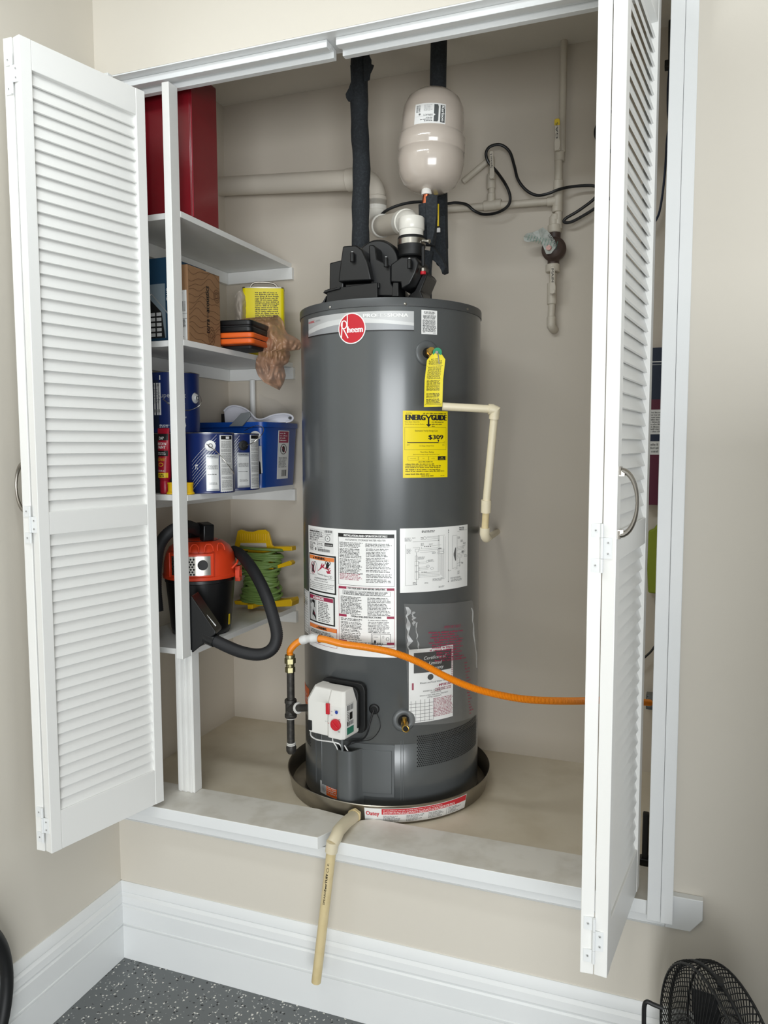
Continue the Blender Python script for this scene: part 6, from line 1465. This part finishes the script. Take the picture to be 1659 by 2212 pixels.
for side, (hh, hc_) in enumerate(((.026, .038), (-.045, -.060))):
    for k in range(NW):
        a = 2*PI*k/NW
        # each wire built once, then turned about the fan axis
        if w_mesh[side] is None:
            o = MB().tube([V(0, math.copysign(.004, hh), FR-.001), V(0, hh*.4, FR+.003), V(0, hh*.85, FR+.001), V(0, hh, FR-.006), V(0, hc_*.98, FR*.55), V(0, hc_, .040)], .00125, 5).build('cage_wire', 'rubber', fn_); w_mesh[side] = o.data
        else:
            o = bpy.data.objects.new('cage_wire', w_mesh[side]); COL.objects.link(o); o.parent = fn_; o.matrix_parent_inverse = fn_.matrix_world.inverted()
        m4 = Matrix((sd, axd, upf)).transposed().to_4x4(); o.matrix_world = Matrix.Translation(C_) @ m4 @ Matrix.Rotation(a, 4, 'Y')
MB().cyl(P_f(0, 0, .036), P_f(0, 0, .042), .046, 28).build('front_badge', 'rubber', fn_)
MB().cyl(P_f(0, 0, -.015), P_f(0, 0, -.10), .05, 28).build('motor', 'rubber', fn_)
for k in range(3):
    a = 2*PI*k/3+.4; mb = MB(); vs = []
    for i in range(6):
        r = .035+(FR*.78-.035)*i/5; w_ = .25+.25*math.sin(i/5*PI*.8)
        for s_ in (-1, 1):
            for t_ in (0, .002): vs.append(P_f(r, a+s_*w_*.9*(.09/r if r > .09 else 1), s_*.012+t_))
    fs = []
    for i in range(5):
        b_ = 4*i; fs += [(b_, b_+4, b_+6, b_+2), (b_+1, b_+3, b_+7, b_+5), (b_, b_+1, b_+5, b_+4), (b_+2, b_+6, b_+7, b_+3)]
    fs += [(0, 2, 3, 1), (20, 21, 23, 22)]
    mb.add(vs, fs).build('fan_blade', 'black_plastic', fn_)
MB().box((-.006, -.010, -.012), (.006, .014, .006)).build('cage_clip', 'rubber', fn_, loc=P_f(FR+.002, 0, 0))
mb = MB().tube([P_f(FR+.003, PI/2-.1, .0), P_f(FR+.012, PI/2+.1, 0)], .004, 8)
hnd = smooth_path([at(1432, 2178, y=-.34), at(1412, 2170, y=-.34), at(1398, 2164, y=-.34), at(1392, 2172, y=-.34), at(1391, 2200, y=-.34), at(1391, 2260, y=-.34)], 5)
bz = at(1391, 2260, y=-.34); hnd += [V(bz.x, bz.y, .02), V(bz.x+.05, bz.y, .006), V(C_.x+.26, bz.y, .006)]
MB().tube(hnd, .0045, 8).build('stand_tube', 'rubber', fn_)
MB().tube([V(C_.x+.26, -.34, .006), V(C_.x+.26, -.34, .02), V(C_.x+.24, -.34, C_.z), V(C_.x+.10, C_.y, C_.z)], .0045, 8).build('stand_tube', 'rubber', fn_)
MB().tube([V(C_.x-.10, -.50, .006), V(C_.x-.10, -.18, .006)], .0055, 8).build('stand_foot', 'rubber', fn_)
MB().tube([V(C_.x+.20, -.50, .006), V(C_.x+.20, -.18, .006)], .0055, 8).build('stand_foot', 'rubber', fn_)
# ================================================================== BLACK WHEEL CUT BY THE LEFT EDGE
yk = -.62
best = None
for i in range(60):
    yk = -.4-.01*i; c = at(-120, 2252, y=yk); px = 1/((c-CAM).dot(fwd)/F); ry = 222/px
    if best is None or abs(c.z-ry-.018) < best[0]: best = (abs(c.z-ry-.018), yk, c, ry, 138/px, px)
_, yk, c, ry, rx, px = best
ry = c.z-.017
wh = thing('wheel', 'black rubber wheel cut off by the left edge of the picture, on the floor', 'wheel', (c.x, c.y, 0))
k = math.acos(min(1, rx/ry)); vdir = (c-CAM); vdir.z = 0; vdir.normalize(); sdv = V(-vdir.y, vdir.x, 0)
e1_ = (sdv*-1*math.cos(k)+vdir*math.sin(k)); e1_.normalize()
if c.x-rx < XL+.03: pass
MB().tube([c+e1_*(ry*math.cos(2*PI*i/72))+V(0, 0, ry*math.sin(2*PI*i/72)) for i in range(73)], 15/px, 20, cap=False).build('tyre', 'rubber', wh)
nn = e1_.cross(V(0, 0, 1)).normalized()
for i in range(5):
    a = 2*PI*i/5+.5; MB().cyl(c, c+e1_*((ry-.012)*math.cos(a))+V(0, 0, (ry-.012)*math.sin(a)), .012, 10).build('spoke', 'black_plastic', wh)
MB().cyl(c-nn*.03, c+nn*.03, .03, 20).build('hub', 'black_plastic', wh)
print('WHEEL', c, ry, rx, XL)
for o in bpy.data.objects:
    if o.type == 'MESH' and o.name.startswith('print'): o['kind'] = 'stuff'
